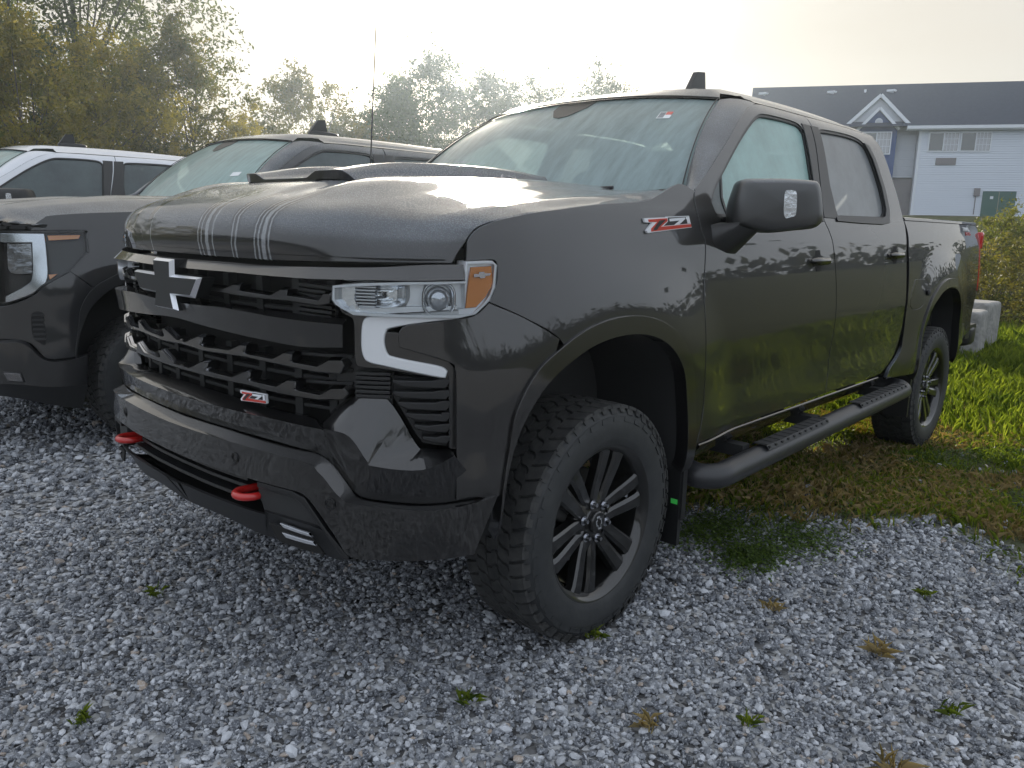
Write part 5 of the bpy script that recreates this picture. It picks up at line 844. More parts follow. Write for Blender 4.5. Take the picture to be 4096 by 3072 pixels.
def front_main(root):
    wr = wrap
    P2 = lambda nm, key, mat, off=0., depth=.01, par=root, **k: [MB().panel(wr, T[key] if isinstance(key, str) else key, off=off, depth=depth, mirror=mi_, **k).build(nm, mat, par) for mi_ in (False, True)]
    # backing of the whole opening
    ss = np.linspace(-1.02, 1.02, 60)
    MB().loft([wrap(ss, np.full(60, z_), o_) for z_, o_ in ((1.30, -.02), (1.30, -.14), (.50, -.14), (.50, -.05))], ref=(0, 0, .9)).build('grille_backing', 'dark', root)
    half_loft(root, 'grille_top_bar', 'trim_top', 'paint_dry')
    mb = half_loft(root, 'grille_middle_bar', 'mid_bar', 'paint_dry')
    # mesh: posts and cross bars
    g = MB()
    for s_ in (-.66, -.52, -.36, -.185, .0, .185, .36, .52, .66):
        for z0, z1 in ((1.02, .84), (1.23, 1.13)):
            wv = .014
            A = [(s_-wv, z1), (s_+wv, z1), (s_+wv, z0), (s_-wv, z0)]
            g.panel(wr, A, off=-.075, depth=.03, h=.2, smooth=False)
    for z_ in (1.18, 1.145, .985, .955, .90, .87): g.panel(wr, [(-.68, z_-.004), (.68, z_-.004), (.68, z_+.004), (-.68, z_+.004)], off=-.080, depth=.02, h=.06, smooth=False)
    g.build('grille_mesh', 'matte', root)
    for pts in T['ribs_in']:
        for mi_ in (0, 1): MB().panel(wr, pts, off=-.05, depth=.02, h=.1, mirror=mi_, smooth=False).build('grille_slat', 'satin', root)
    for key, o_, mt in (('zig_mid', -.012, 'paint_dry'), ('zig_low', -.008, 'paint_dry')):
        L_ = [tuple(p) for p in T[key]]; L_[0] = (0., L_[0][1]); L_[-1] = (0., L_[-1][1])
        full = [(-a, b) for a, b in L_[::-1]]+L_[1:-1]
        MB().panel(wr, full, off=o_, depth=.045, h=.04, smooth=False, bev=.005).build('grille_bar', mt, root)
    for mi_ in (0, 1): MB().panel(wr, T['zig_top'], off=-.018, depth=.04, h=.04, smooth=False, mirror=mi_, bev=.005).build('grille_bar', 'paint_dry', root)
    # sky glint along the black saw-toothed bars' tops, put in as brighter metal strips
    for key, o_, i1 in (('zig_mid', -.012, 20), ('zig_low', -.008, 20), ('zig_top', -.018, 13)):
        L_ = [tuple(p) for p in T[key]][:i1]
        for sg in (1, -1):
            A = np.array(L_); A = A[:-1] if key != 'zig_top' else A
            a = wrap(A[:, 0]*sg, A[:, 1]+.002, np.full(len(A), o_+.001)); b = wrap(A[:, 0]*sg, A[:, 1]+.010, np.full(len(A), o_-.016))
            m_ = MB(); m_.loft([a+0, b], ref=(.5, 0, 0)); m_.build('bar_top_glint', 'dchrome', root)
    # emblem
    B = T['bow']; full = [(0., B[0][1])]+[tuple(p) for p in B[1:-1]]+[(0., B[-1][1])]
    full = [(0., full[0][1])]+full[1:]
    R1 = [(.072, full[0][1]), (.069, full[0][1]-.040)]
    b1 = [(.062, 1.268), (.058, 1.222), (.222, 1.222), (.178, 1.158), (.056, 1.158), (.072, 1.112)]
    zc = (1.19)
    outl = [(-a, b) for a, b in b1[::-1]]+b1
    em = MB(); 
    outer = np.array(outl)
    fn_e = lambda a, b, d: wrap(np.array(a), np.array(b), np.array(d))
    em.prism(outer, fn_e, -.02, .022, 0); emo = em.build('emblem', 'satin', root)
    # bevelled chrome border and black face
    inn = shrink(outer, .011); 
    bv = MB(); a = np.array([wrap(*p, .022) for p in outer]); b = np.array([wrap(*p, .036) for p in inn]); n_ = len(outer)
    for i in range(n_):
        j = (i+1) % n_; Q = np.array([a[i], a[j], b[j], b[i]]); k = np.cross(Q[1]-Q[0], Q[3]-Q[0]); k /= np.linalg.norm(k); k = k*np.sign(k[0]+1e-9)
        bv.add(Q, [(0, 1, 2, 3)], np.tile(k, (4, 1)))
    bv.build('emblem_border', 'shine', emo)
    MB().prism(inn, fn_e, .030, .0365, 0).build('emblem_face', 'matte', emo)
    # grille badge
    zf = lambda u, v, off=0.: wrap(.345+np.asarray(u)*.115, .868+np.asarray(v)*.034, np.asarray(off)-.01)
    z71(zf, root, small=True)
    # bumper lip / upper fascia, main bar, lower valance
    half_loft(root, 'bumper_upper_fascia', 'lip', 'paint_dry', sub=2)
    bm = half_loft(root, 'front_bumper', 'bumper', 'paint_dry', sub=2, n=6)
    half_loft(root, 'lower_valance', 'valance', 'satin')
    P2('hook_bezel', 'bezel', 'satin', off=.046, depth=.03, smooth=False)
    P2('hook_plate', 'pod', 'matte', off=.030, depth=.03, smooth=False)
    # lower intake slats
    for z_, o_, wd in ((.690, .012, .30), (.665, .004, .36), (.640, .010, .385), (.612, .0, .39), (.585, .014, .39)):
        s_ = np.linspace(-wd, wd, 40)
        zz = z_-.075*0+.0*s_
        MB().loft([wrap(s_, zz+.004, o_-.05+0*s_), wrap(s_, zz+.003, o_+0*s_), wrap(s_, zz-.006, o_+.002+0*s_), wrap(s_, zz-.009, o_-.05+0*s_)], ref=(0, 0, z_)).build('intake_slat', 'satin', root)
    # fog lamps
    P2('fog_slot', 'fogslot', 'dark', off=.036, depth=.006, smooth=False); P2('fog_lamp_bar', 'fog1', 'lampbar', off=.042, depth=.008, smooth=False); P2('fog_lamp_bar', 'fog2', 'lampbar', off=.042, depth=.008, smooth=False)
    for sg in (1, -1):
        # tow hooks: flat rounded ring lying level, pointing forward
        for_c = wrap(np.array(.412*sg), np.array(.607), np.array(.04)); a = np.linspace(-R_(108), R_(108), 22)
        px_ = np.stack([for_c[0]-.012+.040*np.cos(a), for_c[1]+.040*np.sin(a), np.full(22, .607)], 1)
        px_ = np.vstack([[for_c[0]-.10, px_[0, 1]+.004*1, .607], px_, [for_c[0]-.10, px_[-1, 1]-.004, .607]])
        MB().tube(px_, .0125, 12, sq=(.95, .9)).build('tow_hook', 'red', root)
        MB().rbox((for_c[0]-.10, for_c[1], .607), (.03, .17, .075), 6).build('hook_recess', 'dark', root)
        for s_, z_ in ((.38, .711), (.715, .635)):
            c0 = wrap(np.array(s_*sg), np.array(z_), np.array(.049)); x_, y_, nx_, ny_ = plan(np.array(s_*sg)); u = np.array([-ny_, nx_, 0]); k = np.array([nx_, ny_, 0])
            for r_, e_ in ((.0155, .0008), (.0115, .0014)):
                ang = np.linspace(0, 2*math.pi, 25); ring = np.array([c0+u*r_*math.cos(t)+np.array([0, 0, r_*math.sin(t)])+k*(e_-.002) for t in ang]); MB().tube(ring, .0012, 6, cap=False).build('parking_sensor', 'satin', bm)
        mi_ = sg < 0
        ap = archpath(0.)
        C_ = [tuple(p) for p in T['corner'][:3]]+ap[10:14]+[(1.155, .632)]+[tuple(p) for p in T['corner'][9:]]
        MB().panel(side, C_, gap=.0025, mirror=mi_, h=.03, depth=.025).build('bumper_corner', 'paint_dry', root)
        MB().panel(wr, T['dark_facet'], off=-.015, depth=.03, mirror=mi_, h=.05, smooth=False, bev=.004).build('lamp_surround', 'paint_dry', root)
        MB().panel(wr, T['slat_area'], off=-.05, depth=.02, mirror=mi_, h=.06, smooth=False).build('side_intake', 'satin', root)
        for sl_ in T['slats']: MB().panel(wr, sl_, off=-.012, depth=.035, mirror=mi_, h=.06, smooth=False, bev=.003).build('intake_slat', 'satin', root)
        for rb_ in T['ribs']: MB().panel(wr, rb_, off=-.024, depth=.03, mirror=mi_, h=.1, smooth=False).build('grille_rib', 'satin', root)
        MB().panel(wr, [(.685, 1.03), (.70, .80), (.86, .80), (.87, 1.03)], off=-.055, depth=.02, mirror=mi_, h=.1, smooth=False).build('grille_rib_panel', 'satin', root)
        # headlamp
        bz = MB().panel(wr, T['drl_bezel'], off=-.016, depth=.03, mirror=mi_, h=.04, bev=.004).build('daylight_bezel', 'paint_dry', root)
        MB().panel(wr, T['drl'], off=-.008, depth=.02, mirror=mi_, h=.03, bev=.005).build('daylight_lamp', 'drl', root)
        hb = MB().panel(wr, T['lens'], off=-.055, depth=.02, mirror=mi_, h=.05, smooth=False).build('headlamp', 'shine', root)
        edge = shrink(np.array(T['lens'], float), .007)
        MB().panel(wr, T['lens'], [edge.tolist()], off=.001, depth=.055, mirror=mi_, h=.05, smooth=False, bev=.001).build('headlamp_rim', 'shine', hb)
        MB().panel(wr, T['lens'], off=.004, depth=.002, mirror=mi_, h=.05, smooth=False).build('headlamp_lens', 'lens', hb)
        for k, (o_, m_) in {'hl_left': (-.02, 'refl'), 'hl_bottom': (-.02, 'shine'), 'amber_frame': (-.012, 'shine'), 'amber': (-.004, 'amber')}.items():
            MB().panel(wr, T[k], off=o_, depth=.03, mirror=mi_, h=.04, smooth=False, bev=.003).build({'hl_left': 'reflector', 'hl_bottom': 'lamp_shelf', 'amber_frame': 'turn_lamp_frame', 'amber': 'turn_lamp'}[k], m_, hb)
        MB().panel(wr, T['mark'], off=.0045, depth=.002, mirror=mi_, h=.1, smooth=False, bev=.0005).build('lens_mark', 'dchrome', hb)
        # bowl reflector with ribs
        Q = np.array(T['hl_main']); c = Q.mean(0); Q2 = crc(Q.tolist(), 3)*((-1 if mi_ else 1), 1); c = c*((-1 if mi_ else 1), 1)
        rings = [[wrap(*(c+(p-c)*k), d) for p in Q2] for k, d in ((1, -.010), (.9, -.022), (.75, -.045), (.5, -.05), (.3, -.03), (.27, -.055), (.02, -.055))]
        MB().grid(np.array(rings), closev=True, ref=(0, .8*sg, 1.2)).build('reflector', 'refl', hb)
        for i in range(7):
            t = i/7; z_ = c[1]-.030+.0085*i
            MB().panel(wr, [(c[0]-.06*(-1 if mi_ else 1), z_), (c[0]-.005*(-1 if mi_ else 1), z_), (c[0]-.005*(-1 if mi_ else 1), z_+.002), (c[0]-.06*(-1 if mi_ else 1), z_+.002)], off=-.012, depth=.02, h=.1, smooth=False).build('lamp_rib', 'silver', hb)
        Q = crc(T['hl_proj'], 3); MB().panel(wr, Q.tolist(), off=-.034, depth=.01, mirror=mi_, h=.04, smooth=False).build('projector_housing', 'shine', hb)
        pc = wrap(np.array(1.0*sg), np.array(1.195), np.array(-.02)); x_, y_, nx_, ny_ = plan(np.array(1.0*sg)); k = np.array([float(nx_), float(ny_), 0]); u = np.array([-k[1], k[0], 0])
        R0 = [[pc+k*d+r_*(u*np.sign(math.cos(t))*abs(math.cos(t))**.7+np.array([0, 0, 1])*np.sign(math.sin(t))*abs(math.sin(t))**.7) for t in np.linspace(0, 2*math.pi, 33)[:-1]] for r_, d in ((.046, -.02), (.046, .006), (.040, .010), (.036, -.004))]
        MB().grid(np.array(R0), closev=True).build('projector_ring', 'chrome', hb)
        R1 = [[pc+k*d+r_*(u*math.cos(t)+np.array([0, 0, 1])*math.sin(t)) for t in np.linspace(0, 2*math.pi, 33)[:-1]] for r_, d in ((.034, -.006), (.028, .004), (.016, .010), (.001, .012))]
        MB().grid(np.array(R1), closev=True, ref=pc-k*.1).build('projector_glass', 'lampbar', hb)
def z71(f, parent, small=False):
    """raised badge; u 0..1 to the right, v 0..1 up, seen from outside"""
    W_ = (lambda P: [(a, 1-b) for a, b in P])
    g = lambda P: [((a-135)/341, (b-1042)/126) for a, b in P]
    base = W_(g([(135, 1052), (300, 1050), (302, 1046), (474, 1044), (476, 1143), (142, 1168), (136, 1150), (185, 1090), (137, 1084)]))
    red = W_(g([(160, 1062), (298, 1058), (296, 1080), (238, 1124), (472, 1114), (472, 1138), (166, 1158), (170, 1134), (222, 1084), (162, 1082)]))
    dk = W_(g([(238, 1073), (284, 1070), (226, 1122), (206, 1147), (180, 1149), (184, 1136)]))
    d2 = W_(g([(306, 1052), (468, 1050), (470, 1108), (262, 1118), (302, 1084)]))
    s7 = W_(g([(312, 1062), (432, 1056), (430, 1070), (378, 1112), (340, 1114), (388, 1080), (312, 1084)])); s1 = W_(g([(442, 1053), (466, 1052), (467, 1105), (446, 1107), (446, 1070), (440, 1070)]))
    nm = 'badge'
    b = MB().prism(base, f, -.004, .004).build(nm, 'whitet', parent)
    MB().prism(red, f, .003, .0058).build('badge_letter', 'redt', b); MB().prism(dk, f, .005, .0066).build('badge_inlay', 'matte', b)
    MB().prism(d2, f, .003, .0052).build('badge_inlay', 'matte', b); MB().prism(s7, f, .004, .0072).build('badge_letter', 'whitet', b); MB().prism(s1, f, .004, .0072).build('badge_letter', 'whitet', b)
def front_second(root):
    """the neighbour: big lamp with a bright C-shaped frame, vent slot, deep bumper"""
    ss = np.linspace(-.95, .95, 50)
    MB().loft([wrap(ss, np.full(50, z_), o_) for z_, o_ in ((1.32, -.02), (1.32, -.12), (.40, -.12), (.40, -.05))], ref=(0, 0, .9)).build('grille_backing', 'dark', root)
    for z_ in (1.24, 1.14, 1.04, .94, .84): MB().panel(wrap, [(-.60, z_-.02), (.60, z_-.02), (.60, z_+.02), (-.60, z_+.02)], off=-.02, depth=.04, h=.08, smooth=False).build('grille_slat', 'satin', root)
    MB().panel(wrap, [(-.66, 1.27), (.66, 1.27), (.70, 1.31), (-.70, 1.31)], off=.0, depth=.04, h=.08, smooth=False).build('grille_top_bar', 'dchrome', root)
    for k_, nm in ((0, ''),):
        for a, b_, m_, nn_ in (('g_b1', 'g_b2', 'satin', 'bumper_step'), ('g_b2', 'g_b3', 'paint_dry', 'front_bumper'), ('g_b3', 'g_b4', 'satin', 'lower_valance')):
            o = {'g_b1': .0, 'g_b2': .035, 'g_b3': .035, 'g_b4': -.02}
            l1 = [(0., T[a][0][1]), (.4, T[a][0][1])]+[tuple(p) for p in T[a]]; l2 = [(0., T[b_][0][1]), (.4, T[b_][0][1])]+[tuple(p) for p in T[b_]]
            half_loft(root, nn_, [[p+(o[a],) for p in l1], [p+(o[b_],) for p in l2]], m_, sub=2)
    for mi_ in (False, True):
        g = [tuple(p) for p in T['g_lens']]
        ap = archpath(0.)
        C_ = [(.60, .89)]+[tuple(p) for p in T['g_corner'][1:5]]+ap[10:14]+[(1.17, .60)]+[tuple(p) for p in T['g_corner'][10:13]]+[(.60, .695)]
        MB().panel(side, C_, gap=.002, mirror=mi_, h=.05, depth=.02).build('bumper_corner', 'grey', root)
        hb = MB().panel(side, g, off=-.05, depth=.02, mirror=mi_, h=.05, smooth=False).build('headlamp', 'satin', root)
        MB().panel(side, g, [shrink(np.array(g), .007).tolist()], off=.0, depth=.05, mirror=mi_, h=.06, smooth=False).build('headlamp_rim', 'satin', hb)
        MB().panel(side, g, off=.004, depth=.002, mirror=mi_, h=.06, smooth=False).build('headlamp_lens', 'lens', hb)
        MB().panel(side, T['g_chrome'], off=-.010, depth=.035, mirror=mi_, h=.03, bev=.010).build('chrome_frame', 'dchrome', hb)
        MB().panel(side, T['g_proj'], off=-.022, depth=.02, mirror=mi_, h=.04, bev=.006).build('projector', 'refl2', hb)
        for k_ in ('g_amber', 'g_amber2'): MB().panel(side, T[k_], off=-.012, depth=.02, mirror=mi_, h=.05, smooth=False).build('turn_lamp', 'amber', hb)
        v = MB().panel(side, T['g_vent'], off=.003, depth=.004, mirror=mi_, h=.05).build('bumper_vent', 'dark', root)
        V_ = np.array(T['g_vent']); zz = np.linspace(V_[:, 1].min()+.03, V_[:, 1].max()-.02, 6); cx = V_[:, 0].mean()
        for z_ in zz: MB().panel(side, [(cx-.03, z_-.004), (cx+.03, z_-.004), (cx+.035, z_+.004), (cx-.025, z_+.004)], off=.006, depth=.01, mirror=mi_, h=.05, smooth=False).build('vent_slat', 'satin', v)
        f = MB().panel(wrap, T['g_fog'], off=.040, depth=.01, mirror=mi_, h=.05, smooth=False).build('fog_lamp_surround', 'satin', root)
        MB().panel(wrap, shrink(np.array(T['g_fog']), .008).tolist(), off=.043, depth=.01, mirror=mi_, h=.05, smooth=False).build('fog_lamp', 'refl2', f)
def front_plain(root):
    ss = np.linspace(-.93, .93, 50)
    MB().loft([wrap(ss, np.full(50, z_), o_) for z_, o_ in ((1.34, -.02), (1.25, .0), (.95, .0), (.70, .03), (.45, .0), (.40, -.1))], ref=(0, 0, .9)).build('front_fascia', 'white', root)
    MB().panel(wrap, [(-.6, .85), (.6, .85), (.65, 1.25), (-.65, 1.25)], off=.01, depth=.02, h=.08, smooth=False).build('grille', 'dark', root)
    ap = archpath(0.)
    for mi_ in (0, 1):
        MB().panel(side, T['g_lens'], off=.004, depth=.03, h=.06, mirror=mi_, smooth=False).build('headlamp', 'refl', root)
        C_ = [(.60, .89)]+[tuple(p) for p in T['g_corner'][1:5]]+ap[10:14]+[(1.17, .50), (1.0, .47), (.60, .46)]
        MB().panel(side, C_, gap=.002, mirror=mi_, h=.05, depth=.02).build('bumper_corner', 'white', root)
MT['lampbar'] = pbr('clear_lamp_glass', (.5, .52, .56), .12, metal=.6, coat=1)
MT['refl2'] = pbr('dark_reflector', (.20, .20, .21), .12, metal=1, coat=1, bump=(25, .6, .01))
MIRM = dewy('mirror_shell', (.018, .019, .02), base_r=.45, coat_r=.3, lo=.35, hi=.9)
ROOT = truck('main', 'large gloss black pickup truck with red tow hooks and badges, nearest on the gravel', (0, 0, 0), 'paint', 'pickup trucks parked in a row')
front_main(ROOT)
# side badges
fs = lambda u, v, off=0.: side(1.883+np.asarray(u)*.298, 1.378+np.asarray(v)*.052+np.asarray(u)*.012, np.asarray(off)+.004)
z71(fs, ROOT)
text_on(side, ROOT, 5.98, 1.428, 'TRAIL', .026, 'whitet', 'badge', stretch=2.6, depth=.003)
text_on(side, ROOT, 6.06, 1.397, 'BOSS', .024, 'redt', 'badge', stretch=2.4, depth=.003)
T2 = truck('second', 'dark grey pickup truck with C-shaped lamp frame, just left of the nearest truck', (-.046, -3.387, .0), 'grey', 'pickup trucks parked in a row'); front_second(T2)
T3 = truck('third', 'white pickup truck, farthest left in the row, only its cab showing', (.60, -6.9, .03), 'white', 'pickup trucks parked in a row'); front_plain(T3)
# ------------------------------------------------------------------ ground
def hgt(x, y):
    x = np.asarray(x, float); y = np.asarray(y, float)
    h = -.032*_sm(-1.0, -3.4, -(-x)) if False else -.032*_sm(1.0, 3.4, -x)
    d = _sm(14, 44, -x+.25*y)
    h = h+2.45*d
    h = h+.012*np.sin(x*1.7+.4)*np.sin(y*1.3)+.02*np.sin(x*.5)*np.sin(y*.43+1)*_sm(2, 8, np.hypot(x-1.5, y-1.8))
    return h
def sheet(name, xs, ys, mat, dz=0., kind='structure'):
    X_, Y_ = np.meshgrid(xs, ys, indexing='ij'); Z_ = hgt(X_, Y_)+dz
    m = MB(); G = np.stack([X_, Y_, Z_], -1); m.grid(G, ref=(0, 0, -500)); o = m.build(name, mat); o['kind'] = kind; return o
def grass_mask(x, y):
    """1 where grass grows; gravel lot elsewhere"""
    x = np.asarray(x, float); y = np.asarray(y, float)
    edge = -1.55-.30*(y-1.0)+.16*np.sin(y*3.1+.5)+.10*np.sin(y*7.7)+.22*_sm(1.0, 2.2, y)-.3*_sm(1.2, 1.6, y)*(1-_sm(1.8, 2.2, y))
    edge = edge+.35*_sm(.9, .4, y)*0
    edge = edge+.10*np.sin(x*23+y*9)*np.sin(y*19-x*7)+.07*np.sin(x*41-y*13)*np.sin(y*37+x*11)
    return _sm(-.22, .34, edge-x)**1.3
def ground_mat():
    m = bpy.data.materials.new('ground_soil'); t, n, l = nodes(m); b = n['Principled BSDF']; b.inputs['Roughness'].default_value = .95; b.inputs['Specular IOR Level'].default_value = .2
    tcn = n.new('ShaderNodeTexCoord'); v = n.new('ShaderNodeTexVoronoi'); v.inputs['Scale'].default_value = 38; l.new(tcn.outputs['Object'], v.inputs[0])
    r = n.new('ShaderNodeValToRGB'); e = r.color_ramp.elements; e[0].color = (.06, .06, .062, 1); e[1].color = (.46, .47, .48, 1); e[0].position = .1; e[1].position = .9
    sp = n.new('ShaderNodeSeparateColor'); l.new(v.outputs['Color'], sp.inputs[0]); l.new(sp.outputs[0], r.inputs[0])
    at = n.new('ShaderNodeAttribute'); at.attribute_name = 'grass'; z = n.new('ShaderNodeTexNoise'); z.inputs['Scale'].default_value = 5; z.inputs['Detail'].default_value = 8; l.new(tcn.outputs['Object'], z.inputs[0])
    gr = n.new('ShaderNodeValToRGB'); e = gr.color_ramp.elements; e[0].color = (.030, .042, .014, 1); e[1].color = (.11, .11, .045, 1); e[0].position = .3; e[1].position = .7; l.new(z.outputs[0], gr.inputs[0])
    mx_ = n.new('ShaderNodeMix'); mx_.data_type = 'RGBA'; l.new(at.outputs['Fac'], mx_.inputs[0]); l.new(r.outputs[0], mx_.inputs[6]); l.new(gr.outputs[0], mx_.inputs[7]); l.new(mx_.outputs[2], b.inputs['Base Color'])
    bp = n.new('ShaderNodeBump'); bp.inputs['Strength'].default_value = .8; bp.inputs['Distance'].default_value = .02; bp.invert = True; l.new(v.outputs[0], bp.inputs['Height']); l.new(bp.outputs[0], b.inputs['Normal'])
    return m
def nonlin(a, b, c, d0, g):
    o = [c]; s_ = d0
    while o[-1] < b: o.append(o[-1]+s_); s_ *= g
    s_ = d0; lo = [c]
    while lo[-1] > a: lo.append(lo[-1]-s_); s_ *= g
    return np.array(lo[::-1]+o[1:])
gx_ = nonlin(-260, 260, 0, .18, 1.045); gy_ = nonlin(-260, 260, 1, .18, 1.045)
gd = sheet('ground', gx_, gy_, ground_mat())
at = gd.data.attributes.new('grass', 'FLOAT', 'POINT'); co = np.zeros(len(gd.data.vertices)*3); gd.data.vertices.foreach_get('co', co); co = co.reshape(-1, 3)
far = np.maximum(_sm(6.5, 7.5, -co[:, 0]), _sm(11, 14, -co[:, 1])); at.data.foreach_set('value', np.clip(grass_mask(co[:, 0], co[:, 1])+far, 0, 1).astype(np.float32))
# ------------------------------------------------------------------ numpy scatter meshes
def soup(name, V, F, mats, mi=None, attr=None, nsides=None, smooth=False):
    """V (k,3), F (m,s) index array"""
    me = bpy.data.meshes.new(name); m, s_ = F.shape
    me.vertices.add(len(V)); me.vertices.foreach_set('co', V.astype(np.float32).ravel()); me.loops.add(m*s_); me.loops.foreach_set('vertex_index', F.astype(np.int32).ravel())
    me.polygons.add(m); me.polygons.foreach_set('loop_start', np.arange(0, m*s_, s_, dtype=np.int32)); 
    try: me.polygons.foreach_set('loop_total', np.full(m, s_, dtype=np.int32))
    except Exception: pass
    for q in mats: me.materials.append(q)
    if mi is not None: me.polygons.foreach_set('material_index', mi.astype(np.int32))
    me.polygons.foreach_set('use_smooth', np.full(m, smooth))
    me.update(calc_edges=True)
    if attr is not None:
        for k, v in attr.items(): a = me.attributes.new(k, 'FLOAT', 'POINT'); a.data.foreach_set('value', v.astype(np.float32))
    o = bpy.data.objects.new(name, me); COL.objects.link(o); return o
def ico():
    p = (1+5**.5)/2; V = np.array([(-1, p, 0), (1, p, 0), (-1, -p, 0), (1, -p, 0), (0, -1, p), (0, 1, p), (0, -1, -p), (0, 1, -p), (p, 0, -1), (p, 0, 1), (-p, 0, -1), (-p, 0, 1)], float); V /= np.linalg.norm(V[0])
    F = np.array([(0, 11, 5), (0, 5, 1), (0, 1, 7), (0, 7, 10), (0, 10, 11), (1, 5, 9), (5, 11, 4), (11, 10, 2), (10, 7, 6), (7, 1, 8), (3, 9, 4), (3, 4, 2), (3, 2, 6), (3, 6, 8), (3, 8, 9), (4, 9, 5), (2, 4, 11), (6, 2, 10), (8, 6, 7), (9, 8, 1)])
    return V, F
def stone_mat():
    m = bpy.data.materials.new('grey_stone'); t, n, l = nodes(m); b = n['Principled BSDF']; b.inputs['Roughness'].default_value = .75; b.inputs['Specular IOR Level'].default_value = .35
    at = n.new('ShaderNodeAttribute'); at.attribute_name = 'rnd'
    r = n.new('ShaderNodeValToRGB'); r.color_ramp.interpolation = 'LINEAR'; e = r.color_ramp.elements
    e[0].position = 0; e[0].color = (.055, .060, .070, 1); e[1].position = .97; e[1].color = (.54, .56, .595, 1)
    for p, c in ((.35, (.14, .15, .17, 1)), (.7, (.28, .292, .312, 1)), (.985, (.34, .28, .23, 1))): k = e.new(p); k.color = c
    l.new(at.outputs['Fac'], r.inputs[0])
    tcn = n.new('ShaderNodeTexCoord'); z = n.new('ShaderNodeTexNoise'); z.inputs['Scale'].default_value = 130; z.inputs['Detail'].default_value = 5; z.inputs['Roughness'].default_value = .7; l.new(tcn.outputs['Object'], z.inputs[0])
    zr = n.new('ShaderNodeMapRange'); zr.inputs[1].default_value = .50; zr.inputs[2].default_value = .66; zr.inputs[4].default_value = .6; l.new(z.outputs[0], zr.inputs[0])
    mx_ = n.new('ShaderNodeMix'); mx_.data_type = 'RGBA'; mx_.inputs[7].default_value = (.66, .69, .74, 1); l.new(zr.outputs[0], mx_.inputs[0]); l.new(r.outputs[0], mx_.inputs[6]); l.new(mx_.outputs[2], b.inputs['Base Color'])
    return m
def gravel():
    cx, cy = CP[0], CP[1]; V0, F0 = ico(); pos = []; siz = []
    fx, fy = math.cos(YAW), math.sin(YAW)
    for r0, r1, den, s0 in ((.5, 2.6, 5300, .0088), (2.6, 4.2, 3700, .0100), (4.2, 9.0, 800, .0165)):
        n = int(den*math.pi*(r1*r1-r0*r0)*74/360); a = YAW+rng.uniform(-R_(37), R_(37), n); r = np.sqrt(rng.uniform(r0*r0, r1*r1, n))
        x = cx+r*np.cos(a); y = cy+r*np.sin(a)
        # not where the ground is hidden under the truck's far side
        gm = grass_mask(x, y); keep = rng.random(n) > gm*.93
        hid = ((x < -.9) & (y < .55) & (y > -1.6)) | (x < -6)
        keep &= ~hid
        pos.append(np.stack([x, y], 1)[keep]); siz.append(np.full(keep.sum(), s0)*rng.lognormal(0, .28, keep.sum()))
    P = np.concatenate(pos); S_ = np.concatenate(siz); n = len(P)
    # random rotation and squash, angular stones
    q = rng.normal(size=(n, 4)); q /= np.linalg.norm(q, axis=1)[:, None]; w_, x, y, z = q.T
    Rm = np.stack([1-2*(y*y+z*z), 2*(x*y-z*w_), 2*(x*z+y*w_), 2*(x*y+z*w_), 1-2*(x*x+z*z), 2*(y*z-x*w_), 2*(x*z-y*w_), 2*(y*z+x*w_), 1-2*(x*x+y*y)], 1).reshape(n, 3, 3)
    A = V0[None]*(1+rng.uniform(-.26, .20, (n, 12, 1))); A = A*np.stack([rng.uniform(.85, 1.5, n), rng.uniform(.7, 1.1, n), rng.uniform(.5, .85, n)], 1)[:, None]
    A = np.einsum('nij,nkj->nki', Rm, A)*S_[:, None, None]
    A[..., 2] *= .8
    z0 = hgt(P[:, 0], P[:, 1])+S_*rng.uniform(-.15, .75, n)
    # stones pressed away under tyres
    A += np.stack([P[:, 0], P[:, 1], z0], 1)[:, None]
    F = (F0[None]+12*np.arange(n)[:, None, None]).reshape(-1, 3)
    o = soup('gravel', A.reshape(-1, 3), F, [stone_mat()], attr={'rnd': np.repeat(rng.random(n), 12)}); o['kind'] = 'stuff'; o['label'] = 'crushed grey stone covering the parking lot'; print('stones', n)
gravel()
# ------------------------------------------------------------------ vegetation
def leafmat(name, c1, c2, tr=.45):
    m = bpy.data.materials.new(name); t, n, l = nodes(m); n.remove(n['Principled BSDF'])
    at = n.new('ShaderNodeAttribute'); at.attribute_name = 'rnd'
    r = n.new('ShaderNodeMix'); r.data_type = 'RGBA'; r.inputs[6].default_value = (*c1, 1); r.inputs[7].default_value = (*c2, 1); l.new(at.outputs['Fac'], r.inputs[0])
    d = n.new('ShaderNodeBsdfPrincipled'); d.inputs['Roughness'].default_value = .55; d.inputs['Specular IOR Level'].default_value = .35; l.new(r.outputs[2], d.inputs[0])
    tl = n.new('ShaderNodeBsdfTranslucent'); br_ = n.new('ShaderNodeMix'); br_.data_type = 'RGBA'; br_.blend_type = 'MULTIPLY'; br_.inputs[0].default_value = 1; br_.inputs[7].default_value = (2.7, 2.6, 1.2, 1); l.new(r.outputs[2], br_.inputs[6]); l.new(br_.outputs[2], tl.inputs[0])
    ms = n.new('ShaderNodeMixShader'); ms.inputs[0].default_value = tr; l.new(d.outputs[0], ms.inputs[1]); l.new(tl.outputs[0], ms.inputs[2]); l.new(ms.outputs[0], n['Material Output'].inputs[0]); return m
